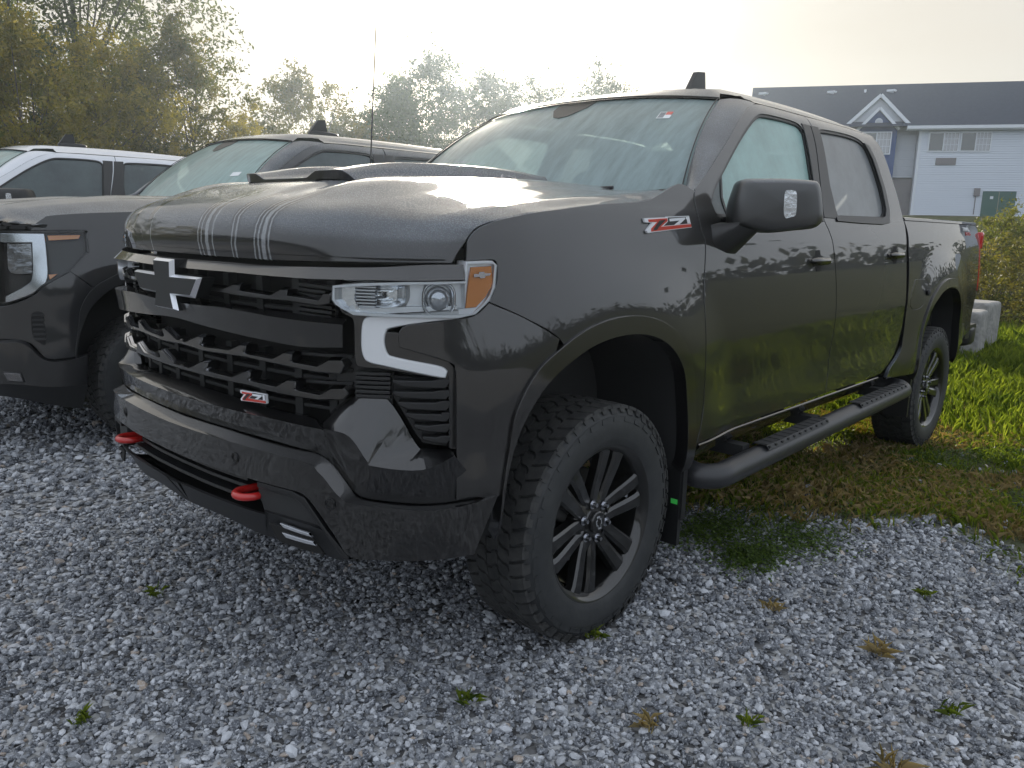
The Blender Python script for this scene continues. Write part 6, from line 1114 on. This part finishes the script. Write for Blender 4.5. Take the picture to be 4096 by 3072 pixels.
LM = dict(far=leafmat('far_leaves', (.022, .030, .022), (.045, .052, .036), .2), dark=leafmat('dark_leaves', (.020, .040, .014), (.060, .085, .026)), yellow=leafmat('yellow_leaves', (.06, .075, .016), (.25, .195, .04)), olive=leafmat('olive_leaves', (.040, .055, .018), (.13, .11, .032)),
          grey=leafmat('greyish_leaves', (.030, .045, .022), (.075, .085, .040)), brush=leafmat('brush_leaves', (.040, .060, .017), (.12, .12, .03)), grass=leafmat('grass_blades', (.045, .075, .012), (.17, .21, .035), .55), dry=leafmat('dry_grass', (.14, .115, .06), (.34, .27, .15), .35),
          clover=leafmat('clover_leaves', (.035, .065, .014), (.09, .14, .03), .45))
bark = pbr('bark', (.05, .042, .034), .9, noise=(8, (.11, .095, .08)))
def leaves(P, n_dir, size, asp=.42):
    """diamond leaves at P"""
    n = len(P); a = rng.normal(size=(n, 3)); a[:, 2] -= .35; a /= np.linalg.norm(a, axis=1)[:, None]; b = np.cross(a, rng.normal(size=(n, 3))); b /= np.linalg.norm(b, axis=1)[:, None]
    s_ = size*rng.lognormal(0, .25, n)[:, None]
    V = np.stack([P-a*s_*.5, P+b*s_*asp*.5, P+a*s_*.5, P-b*s_*asp*.5], 1); return V
def tree(name, label, x, y, h, cw, mat, n=9000, leaf=.12, base=.15, clumps=140, stems=1, sparse=0., cat='tree', group=None, twig=True, lean=0., z0=None):
    if y < -10:      # the tree line stands far back
        k_ = 1.35 if x > -9 else 1.75; hs = 1 if x > -9 else .91
        x, y, cw, h, leaf, n = CP[0]+(x-CP[0])*k_, CP[1]+(y-CP[1])*k_, cw*k_*1.12, (CP[2]+(h-CP[2])*k_)*hs, leaf*k_*.78, int(n*2.7)
    z0 = float(hgt(x, y)) if z0 is None else z0
    h = h-z0 if y < -10 else h
    root = thing(name, label, cat, (x, y, z0), group)
    # envelope: irregular, wider in the middle
    k = 0; C_ = []
    while len(C_) < clumps:
        u = rng.random(); a = rng.uniform(0, 2*math.pi); env = cw/2*(math.sin(math.pi*min(1, (u*.92+.10)))**.55)*(1+.22*math.sin(3*a+7*u+x)+.15*math.sin(5*a-4*u+y))
        r = env*math.sqrt(rng.uniform(.12, 1)); C_.append((r*math.cos(a)+lean*u, r*math.sin(a), h*(base+(1-base)*u)*(1+.05*rng.normal())))
    C_ = np.array(C_); per = max(3, n//clumps); cr_ = cw/2*rng.uniform(.11, .25, clumps)*(1.0 if not sparse else .8)
    nt2 = 9; tw = rng.normal(size=(clumps, nt2, 3)); tw += (C_*(1, 1, 0)/(cw*.5))[:, None]*.9+(0, 0, .45); tw /= np.linalg.norm(tw, axis=2)[..., None]
    ti = rng.integers(0, nt2, clumps*per); ci = np.repeat(np.arange(clumps), per); tl_ = rng.uniform(0, 1, clumps*per)**.8
    P = C_[ci]+tw[ci, ti]*(cr_[ci]*1.9*tl_)[:, None]+rng.normal(size=(clumps*per, 3))*(cr_[ci]*(.20-.12*tl_))[:, None]+np.array([0, 0, -1.])*(cr_[ci]*.45*tl_**2)[:, None]
    P[:, 2] = np.maximum(P[:, 2], .05)
    V = leaves(P, None, leaf); m = len(P); tone = np.repeat(np.clip(rng.normal(.45, .28, clumps), 0, 1), per)*.7+rng.random(m)*.3
    cr_o = soup('crown', V.reshape(-1, 3), np.arange(m*4).reshape(m, 4), [LM[mat]], attr={'rnd': np.repeat(tone, 4)}); cr_o.parent = root
    tb = MB()
    for s_ in range(stems):
        ox, oy = (rng.normal(size=2)*cw*.06 if stems > 1 else (0, 0)); top = np.array([ox*3+lean, oy*3, h*.90]); b0 = np.array([ox, oy, -.15]); mid = b0*.5+top*.5+np.append(rng.normal(size=2)*cw*.04, 0)
        rr = h*(.016 if stems == 1 else .009); A = _crom([b0, mid, top], 5); tb.tube(A, np.linspace(rr, rr*.15, len(A)), 7, cap=False)
        idx = rng.choice(clumps, min(clumps, 34//stems+3), replace=False)
        for i in idx:
            q = C_[i]; t_ = np.clip((q[2]/h)*.75-.05, .05, .92); j = int(t_*(len(A)-1)); p = A[j]; r0 = rr*.42*(1-t_*.6)
            mm_ = (p+q)/2+np.append(rng.normal(size=2)*.1, .06*h*.3); tb.tube(_crom([p, mm_, q], 3), np.linspace(r0, .006, 7), 5, cap=False)
    tb.build('trunk', bark, root); return root
G1 = 'trees along the back of the lot'
tree('tree', 'tall green tree with open feathery branches at the left edge of the sky', -6.7, -22.0, 10.2, 5.6, 'grey', 15000, .15, .25, 190, group=G1)
tree('tree', 'dark leafy tree cut by the left edge of the photo', -4.3, -20.8, 9.2, 4.2, 'dark', 11000, .15, .1, 130, group=G1)
tree('tree', 'yellow-green bushy tree over the white truck', -3.7, -16.6, 5.0, 3.7, 'yellow', 13000, .11, .02, 170, 3, group=G1)
tree('tree', 'yellowing bushy tree in front of the tall green one', -5.5, -17.2, 5.1, 3.4, 'yellow', 13000, .11, .02, 170, 3, group=G1)
tree('tree', 'olive-brown sumac-like tree with upright tips, right of the yellow ones', -7.5, -17.6, 5.7, 3.2, 'olive', 13000, .11, .02, 170, 3, group=G1)
tree('bush', 'low golden bush between the left trees and the rounded tree', -8.3, -16.0, 3.5, 2.6, 'yellow', 8000, .10, .02, 110, 4, cat='bush', group=G1)
tree('tree', 'rounded dark olive tree behind the grey truck roof', -12.0, -19.5, 5.9, 3.8, 'olive', 12000, .12, .02, 150, 3, group=G1)
tree('tree', 'small olive tree at the right shoulder of the rounded tree', -13.8, -19.6, 5.0, 2.9, 'olive', 8000, .12, .02, 110, 3, group=G1)
tree('tree', 'dark tree left of the sun glow', -17.0, -20.9, 6.4, 4.0, 'dark', 11000, .14, .02, 150, 2, group=G1)
tree('tree', 'tallest dark tree under the sun glow', -19.6, -22.0, 8.0, 5.0, 'dark', 14000, .14, .02, 180, 2, group=G1)
tree('tree', 'dark tree just right of the sun glow', -21.6, -20.9, 7.5, 4.6, 'grey', 12000, .14, .02, 160, 2, group=G1)
tree('tree', 'thin-topped tree behind the windscreen of the nearest truck', -23.3, -20.0, 7.7, 4.4, 'grey', 8000, .13, .1, 120, 2, group=G1)
tree('tree', 'sparse airy tree nearest the roof antenna', -25.3, -18.3, 8.0, 4.6, 'grey', 6500, .13, .15, 110, 2, group=G1)
for i, (x_, y_, h_, c_, m_) in enumerate(((-2.0, -18.5, 5, 4, 'yellow'), (-10.0, -18.4, 3.7, 3.6, 'olive'), (-15.4, -20.4, 4.4, 4.2, 'grey'), (-28, -17.0, 5.0, 4.5, 'olive'))):
    tree('bush', ('yellowing bush at the far left edge', 'low olive bush filling the gap left of the rounded tree', 'low grey-green bush left of the dark trees', 'olive bush behind the cab roof of the nearest truck')[i], x_, y_, h_, c_, m_, 8000, .12, .0, 110, 4, cat='bush', group='bushes at the foot of the tree line')
for x_, y_, h_, c_, m_, lb_ in ((.5, -19.5, 6.5, 4.5, 'olive', 'olive tree beyond the left edge, behind the white truck hood'), (5.5, -20.5, 7.2, 4.8, 'grey', 'grey-green tree farther out past the left edge'), (10.5, -19.0, 5.5, 4.6, 'yellow', 'yellowing tree farthest out past the left edge')):
    tree('tree', lb_, x_, y_, h_, c_, m_, 3000, .22, .05, 90, 2, group=G1)
G2 = 'bushes on the slope below the long building'
for i, (x_, y_, h_, c_, m_, lb) in enumerate(((-14.2, .25, 1.95, 2.0, 'brush', 'yellow-tipped bush below the green doors, at the right edge'), (-15.2, -.95, 1.80, 1.8, 'brush', 'reddish-tipped bush right behind the truck bed'),
        (-13.0, -.55, 1.30, 1.5, 'olive', 'low olive bush right behind the tailgate'), (-11.8, .55, 1.05, 1.5, 'olive', 'low dark bush behind the concrete blocks'), (-12.3, 1.75, 1.2, 1.7, 'olive', 'dark scrub bush beyond the right edge of the photo'),
        (-17.5, 1.2, 1.7, 2.4, 'brush', 'bush on the upper slope at the far right'), (-18.5, -1.8, 1.6, 2.4, 'olive', 'scrub bush hidden mostly by the truck bed'), (-16.5, .6, 1.4, 2.0, 'olive', 'dark scrub under the wall of the building'), (-11.2, 1.35, .75, 1.2, 'olive', 'small scrub clump right of the concrete blocks'))):
    tree('bush', lb, x_, y_, h_, c_, m_, 8000, .055, .0, 120, 7, cat='bush', group=G2)
# wood behind the camera (seen only in reflections)
def wood():
    P = []; 
    for a in np.linspace(R_(-60), R_(170), 120):
        r = 75+6*rng.normal(); h_ = rng.uniform(4, 8); c = np.array([r*math.cos(a), r*math.sin(a), h_*.5])
        P.append(c+rng.normal(size=(170, 3))*(2.4, 2.4, h_*.26))
    P = np.concatenate(P); P[:, 2] = np.abs(P[:, 2]); V = leaves(P, None, 1.1, .8); m = len(P)
    o = soup('distant_wood', V.reshape(-1, 3), np.arange(m*4).reshape(m, 4), [LM['far']], attr={'rnd': np.repeat(rng.random(m), 4)}); o['kind'] = 'stuff'; o['label'] = 'far wood across the road behind the viewer'
wood()
# ------------------------------------------------------------------ grass
def blades(P, hgt_, wid, lean=.5, segs=2):
    n = len(P); a = rng.uniform(0, 2*math.pi, n); d = np.stack([np.cos(a), np.sin(a), 0*a], 1); sidev = np.stack([-np.sin(a), np.cos(a), 0*a], 1); le = rng.uniform(.15, 1, n)[:, None]*lean
    w_ = wid[:, None]*.5; H = hgt_[:, None]; up = np.array([0, 0, 1.])
    b0, b1 = P-sidev*w_, P+sidev*w_; m0 = P+up*H*.55+d*H*le*.3; t = P+up*H*(1-.35*le)+d*H*le
    return np.stack([b0, b1, m0+sidev*w_*.8, t, t, m0-sidev*w_*.8], 1)[:, [0, 1, 2, 3, 5]]
def grassfield(name, n, xr, yr, mask, hf, wf, mat, label, lean=.6):
    x = rng.uniform(*xr, n); y = rng.uniform(*yr, n); k = rng.random(n) < mask(x, y); x, y = x[k], y[k]; P = np.stack([x, y, hgt(x, y)], 1); m = len(P)
    V = blades(P, hf(x, y, m), wf*rng.uniform(.6, 1.3, m), lean); F = np.arange(m*5).reshape(m, 5)
    o = soup(name, V.reshape(-1, 3), F, [LM[mat]], attr={'rnd': np.repeat(np.clip(.5+.35*np.sin(x*3+y*2)*.6+rng.normal(0, .25, m), 0, 1), 5)}); o['kind'] = 'stuff'; o['label'] = label; print(name, m)
pn = lambda x, y, f=1., p=0.: .5+.5*np.sin(x*2.3*f+1.7*np.sin(y*1.9*f+p))*np.sin(y*2.9*f+1.3*np.sin(x*2.1*f+p))
vis = lambda x, y: ((y > .2-.0*x) | (x < -1)).astype(float)
# tall grass beside and behind the truck
grassfield('grass', 52000, (-11.5, -4.0), (-2.0, 3.4), lambda x, y: np.clip(1-_sm(-5.2, -4.0, x), 0, 1)*.8, lambda x, y, m: rng.uniform(.06, .17, m)+.16*_sm(5.6, 8.0, -x)*rng.random(m), .010, 'grass', 'long green grass behind and beside the rear wheel')
grassfield('short_grass', 66000, (-6.5, -1.0), (-1.4, 3.0), lambda x, y: grass_mask(x, y)*(.25+.75*(pn(x, y, 1.3) > .35)), lambda x, y, m: rng.uniform(.02, .075, m), .0065, 'grass', 'short mixed grass between the gravel and the long grass', .9)
grassfield('dry_grass', 46000, (-5.5, -.9), (-.6, 3.0), lambda x, y: np.clip(grass_mask(x+.10, y), 0, 1)*(pn(x, y, 1.1, 2) > .42)*np.clip(1.1-_sm(2.6, 4.8, -x)*.75, 0, 1), lambda x, y, m: rng.uniform(.025, .08, m), .0032, 'dry', 'withered brown grass along the edge of the gravel', 1.1)
def clover():
    n = 60000; x = rng.uniform(-5.5, -.8, n); y = rng.uniform(-.6, 3.0, n); k = rng.random(n) < grass_mask(x, y)*(pn(x, y, 1.2, 1) > .25)
    xb = np.concatenate([rng.normal(-1.20, .15, 2600), rng.normal(-1.02, .10, 1800), rng.normal(-1.38, .12, 1500)]); yb = np.concatenate([rng.normal(.80, .09, 2600), rng.normal(1.06, .07, 1800), rng.normal(1.12, .10, 1500)]); x = np.concatenate([x[k], xb]); y = np.concatenate([y[k], yb]); m = len(x)
    P = np.stack([x, y, hgt(x, y)+rng.uniform(.008, .04, m)], 1)
    a = rng.normal(size=(m, 3)); a[:, 2] *= .35; a /= np.linalg.norm(a, axis=1)[:, None]; b = np.cross(a, np.array([0, 0, 1.])+rng.normal(size=(m, 3))*.3); b /= np.linalg.norm(b, axis=1)[:, None]; s_ = rng.uniform(.010, .02, m)[:, None]
    V = np.stack([P-a*s_*.5, P+b*s_*.4, P+a*s_*.5, P-b*s_*.4], 1)
    o = soup('clover', V.reshape(-1, 3), np.arange(m*4).reshape(m, 4), [LM['clover']], attr={'rnd': np.repeat(rng.random(m), 4)}); o['kind'] = 'stuff'; o['label'] = 'low clover creeping over the gravel edge'
clover()
# small weeds growing out of the gravel, each a thing
WD = [(.62, .98, 0), (.13, 1.62, 0), (.35, 1.42, 1), (-.55, 1.75, 2), (-.75, 1.62, 1), (-.35, 2.02, 0), (.05, 1.98, 2), (-.95, 1.95, 1), (-1.15, 1.72, 0), (.05, 1.02, 0), (1.42, .28, 0), (.95, -.35, 0), (-.6, 1.35, 1), (.55, 1.65, 2)]
WL = ['green weed below the bumper corner, left of the front tyre', 'green weed straight below the front tyre', 'withered brown weed in the gravel to the right below the front tyre', 'straw weed with long blades, farthest down the right edge', '',
      'green weed nearest the lower right corner', 'straw weed at the bottom, below the front tyre and to its right', 'rusty brown weed near the right edge, below the grass', 'green weed on the gravel just below the grass edge', 'green weed touching the front tyre',
      'green weed at the lower left corner', 'green weed in the gravel in front of the grille', 'brown weed beside the mud flap', 'straw weed at the middle of the bottom edge']
def weed(x, y, k, i):
    n = 24; P = np.zeros((n, 3)); P[:, :2] = rng.normal(size=(n, 2))*.014; P[:, 2] = .005
    V = blades(P, rng.uniform(.015, .045, n)*(1.5 if k == 2 else 1), np.full(n, .0045), 1.5)
    o = soup('weed', V.reshape(-1, 3), np.arange(n*5).reshape(n, 5), [LM['grass' if k == 0 else 'dry']], attr={'rnd': np.repeat(rng.random(n), 5)}); o.location = (x, y, float(hgt(x, y))+.012)
    tag(o, WL[i], 'weed', 'weeds growing in the gravel')
for i, (x_, y_, k_) in enumerate(WD):
    if i not in (4, 13, 7): weed(x_, y_, k_, i)
# ------------------------------------------------------------------ concrete blocks
conc = pbr('rough_concrete', (.20, .20, .195), .9, noise=(6, (.32, .315, .30)), bump=(25, .8, .02))
def cblock(loc, dims, rz, label):
    m = MB(); m.rbox((0, 0, dims[2]/2), dims, 16, n=18); o = m.build('concrete_block', conc); o.location = loc; o.rotation_euler[2] = rz; tag(o, label, 'concrete block', 'concrete blocks at the edge of the lot'); return o
cblock((-7.98, .10, -.05), (.50, .54, .63), R_(3), 'weathered concrete block standing right behind the rear tyre')
cblock((-8.80, .02, -.05), (.55, .56, .68), R_(-4), 'farther concrete block with a chipped top, behind the first')
# ------------------------------------------------------------------ the long building
U_ = np.array([-.43244, .90025, 0.]); NF = np.array([.90025, .43244, 0.]); P0 = np.array([-47.436, -13.088, 0.])
def F3(u, z, d=0.): return P0+U_*u+NF*d+np.array([0, 0, z])
BLD = thing('long_building', 'long two-storey building with white siding, dark blue roof and a blue gable bay', 'building', (0, 0, 0))
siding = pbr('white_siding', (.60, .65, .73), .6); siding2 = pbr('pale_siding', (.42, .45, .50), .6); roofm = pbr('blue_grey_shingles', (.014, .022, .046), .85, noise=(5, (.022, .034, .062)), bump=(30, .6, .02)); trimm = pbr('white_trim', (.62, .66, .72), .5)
bluem = pbr('blue_panel', (.022, .06, .19), .6); greenm = pbr('green_door_paint', (.05, .115, .10), .5); found = pbr('foundation_concrete', (.28, .26, .22), .9); greym = pbr('grey_panel', (.20, .19, .20), .7); wgl = pbr('window_glass', (.06, .07, .08), .08, coat=1); curt = pbr('curtain', (.5, .52, .56), .8, noise=(30, (.3, .31, .35)))
def slab(u0, u1, z0, z1, d0, d1, mat, name, par=BLD):
    m = MB(); v = [F3(u, z, d) for u in (u0, u1) for z in (z0, z1) for d in (d0, d1)]
    m.flat(np.array(v), [(0, 1, 3, 2), (4, 5, 7, 6), (0, 1, 5, 4), (2, 3, 7, 6), (0, 2, 6, 4), (1, 3, 7, 5)]); return m.build(name, mat, par)
UL, UR = -8.6, 22.
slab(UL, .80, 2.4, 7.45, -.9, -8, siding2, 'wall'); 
slab(.80, UR, 2.51, 7.30, -.0, -8, siding, 'wall'); slab(UL, UR, 1.6, 2.50, .03, -8, found, 'foundation')
def clap(u0, u1, z0, z1, d, mat, st=.125):
    k = 0; z = z0
    while z < z1-.02 and k < 300:
        h_ = min(st, z1-z); m = MB(); v = np.array([F3(u0, z, d), F3(u1, z, d), F3(u0, z, d+.05), F3(u1, z, d+.05), F3(u0, z+h_, d), F3(u1, z+h_, d), F3(u0, z+h_, d+.006), F3(u1, z+h_, d+.006)])
        m.flat(v, [(0, 1, 3, 2), (4, 5, 7, 6), (2, 3, 7, 6), (0, 2, 6, 4), (1, 3, 7, 5)]); m.build('siding_board', mat, BLD); z += st; k += 1
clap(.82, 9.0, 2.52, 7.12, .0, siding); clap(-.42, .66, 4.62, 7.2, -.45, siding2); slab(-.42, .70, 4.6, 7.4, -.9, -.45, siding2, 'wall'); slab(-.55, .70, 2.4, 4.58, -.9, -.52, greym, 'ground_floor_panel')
slab(.72, .86, 2.5, 7.2, -.5, .05, trimm, 'corner_post')
# roof
m = MB(); e0, e1, r0, r1 = F3(UL, 7.36, .45), F3(UR, 7.36, .45), F3(UL, 10.48, -5.), F3(UR, 10.48, -5.)
b0, b1 = F3(UL, 7.3, -9), F3(UR, 7.3, -9); m.loft([np.array([e0, e1]), np.array([r0, r1]), np.array([b0, b1])], ref=(-50, -15, 3)); m.build('roof', roofm, BLD)
slab(0, UR, 7.20, 7.37, .38, .52, trimm, 'gutter'); slab(.0, UR, 7.14, 7.20, .0, .40, trimm, 'soffit')
for u, k in ((-7.9, 0), (-3.84, 0), (-1.94, 1), (-.45, 0)):
    z_ = 9.82 if k == 0 else 9.7; d_ = -4.0
    q = MB(); c = F3(u, z_, d_)
    if k: q.tube([c-(0, 0, .3), c+(0, 0, .35)], .07, 8); q.tube([c-(0, 0, .25), c-(0, 0, .1)], [.22, .08], 8)
    else: q.box(c+(0, 0, .12), (.45, .45, .12)); q.box(c-(0, 0, .05), (.3, .3, .3))
    q.build('roof_vent', trimm, BLD)
# gable bay
bay = MB(); bd = .35
G_ = lambda u, z, d: F3(u, z, d)
bay.prism([(-2.74, 2.4), (-.42, 2.4), (-.42, 7.15), (-1.48, 8.45), (-2.5, 7.3), (-2.74, 7.15)], G_, -.9, .0); bay.build('gable_bay', bluem, BLD)
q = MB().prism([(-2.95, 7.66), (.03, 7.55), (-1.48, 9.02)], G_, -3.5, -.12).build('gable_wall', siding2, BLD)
for i in range(9):
    z_ = 7.62+.15*i; hw = max(.05, (9.02-z_)*1.02-.1); MB().prism([(-1.48-hw, z_), (-1.48+hw, z_), (-1.48+hw-.12, z_+.14), (-1.48-hw+.12, z_+.14)], G_, -.12, -.10+.0).build('siding_board', siding2, BLD)
for A, B_, d in (((-3.1, 7.52), (-1.48, 9.12), .10), ((.14, 7.50), (-1.48, 9.12), .10), ((-2.55, 7.20), (-1.48, 8.40), .18), ((-.36, 7.22), (-1.48, 8.40), .18)):
    a, b_ = np.array(A), np.array(B_); t_ = (b_-a)/np.linalg.norm(b_-a); n_ = np.array([-t_[1], t_[0]])*(.09 if d < .15 else .075)
    MB().prism([a-n_, b_-n_, b_+n_, a+n_], G_, -.14, d).build('gable_trim', trimm, BLD)
ang = np.linspace(0, 2*math.pi, 25)[:-1]; v_ = MB().prism([(-1.45+.20*math.cos(t), 7.66+.20*math.sin(t)) for t in ang], G_, -.0, .03).build('round_vent', trimm, BLD)
for i in range(5): MB().prism([(-1.59, 7.56+.045*i), (-1.31, 7.56+.045*i), (-1.31, 7.585+.045*i), (-1.59, 7.585+.045*i)], G_, .03, .045).build('louvre', siding2, v_)
def window(u0, u1, z0, z1, d, split=True):
    f = slab(u0-.07, u1+.07, z0-.07, z1+.07, d, d+.05, trimm, 'window')
    slab(u0, u1, z0, z1, d+.02, d+.055, wgl, 'pane', f)
    um = (u0+u1)/2
    slab(um, u1-.02, z0+.02, z1-.02, d+.03, d+.058, curt, 'curtain', f); slab(um-.03, um+.03, z0, z1, d+.03, d+.075, trimm, 'mullion', f)
    for k in (1, 2, 3):
        u = um+(u1-um)*k/4; slab(u-.012, u+.012, z0, z1, d+.03, d+.068, trimm, 'glazing_bar', f)
    for k in (1, 2): z_ = z0+(z1-z0)*k/3; slab(um, u1, z_-.012, z_+.012, d+.03, d+.068, trimm, 'glazing_bar', f)
window(1.28, 2.72, 6.06, 7.0, .03); window(2.90, 4.32, 6.06, 7.0, .03); window(-2.2, -.76, 5.93, 7.05, .0)
slab(6.4, 7.8, 6.06, 7.0, .03, .08, wgl, 'window'); 
slab(1.72, 2.74, 5.29, 5.67, .03, .09, greym, 'air_conditioner_cover')
dr = slab(4.30, 5.95, 2.45, 3.86, .02, .06, greenm, 'double_door'); slab(5.10, 5.13, 2.45, 3.86, .055, .065, found, 'door_gap', dr); slab(4.68, 4.84, 3.45, 3.60, .055, .07, trimm, 'notice', dr)
slab(3.85, 4.14, 3.60, 4.03, .03, .14, greym, 'meter_box'); slab(3.94, 3.98, 2.6, 3.60, .03, .07, greym, 'conduit')

# ------------------------------------------------------------------ morning haze over the lot
hz = bpy.data.materials.new('morning_haze'); t, n, l = nodes(hz); n.remove(n['Principled BSDF'])
pv = n.new('ShaderNodeVolumePrincipled'); pv.inputs['Color'].default_value = (.74, .87, 1, 1); pv.inputs['Density'].default_value = .0012; pv.inputs['Anisotropy'].default_value = .75
l.new(pv.outputs[0], n['Material Output'].inputs['Volume'])
m = MB(); m.box((-20, -8, 7), (190, 150, 20)); ho = m.build('haze', hz); ho['kind'] = 'stuff'
sc.cycles.volume_bounces = 0
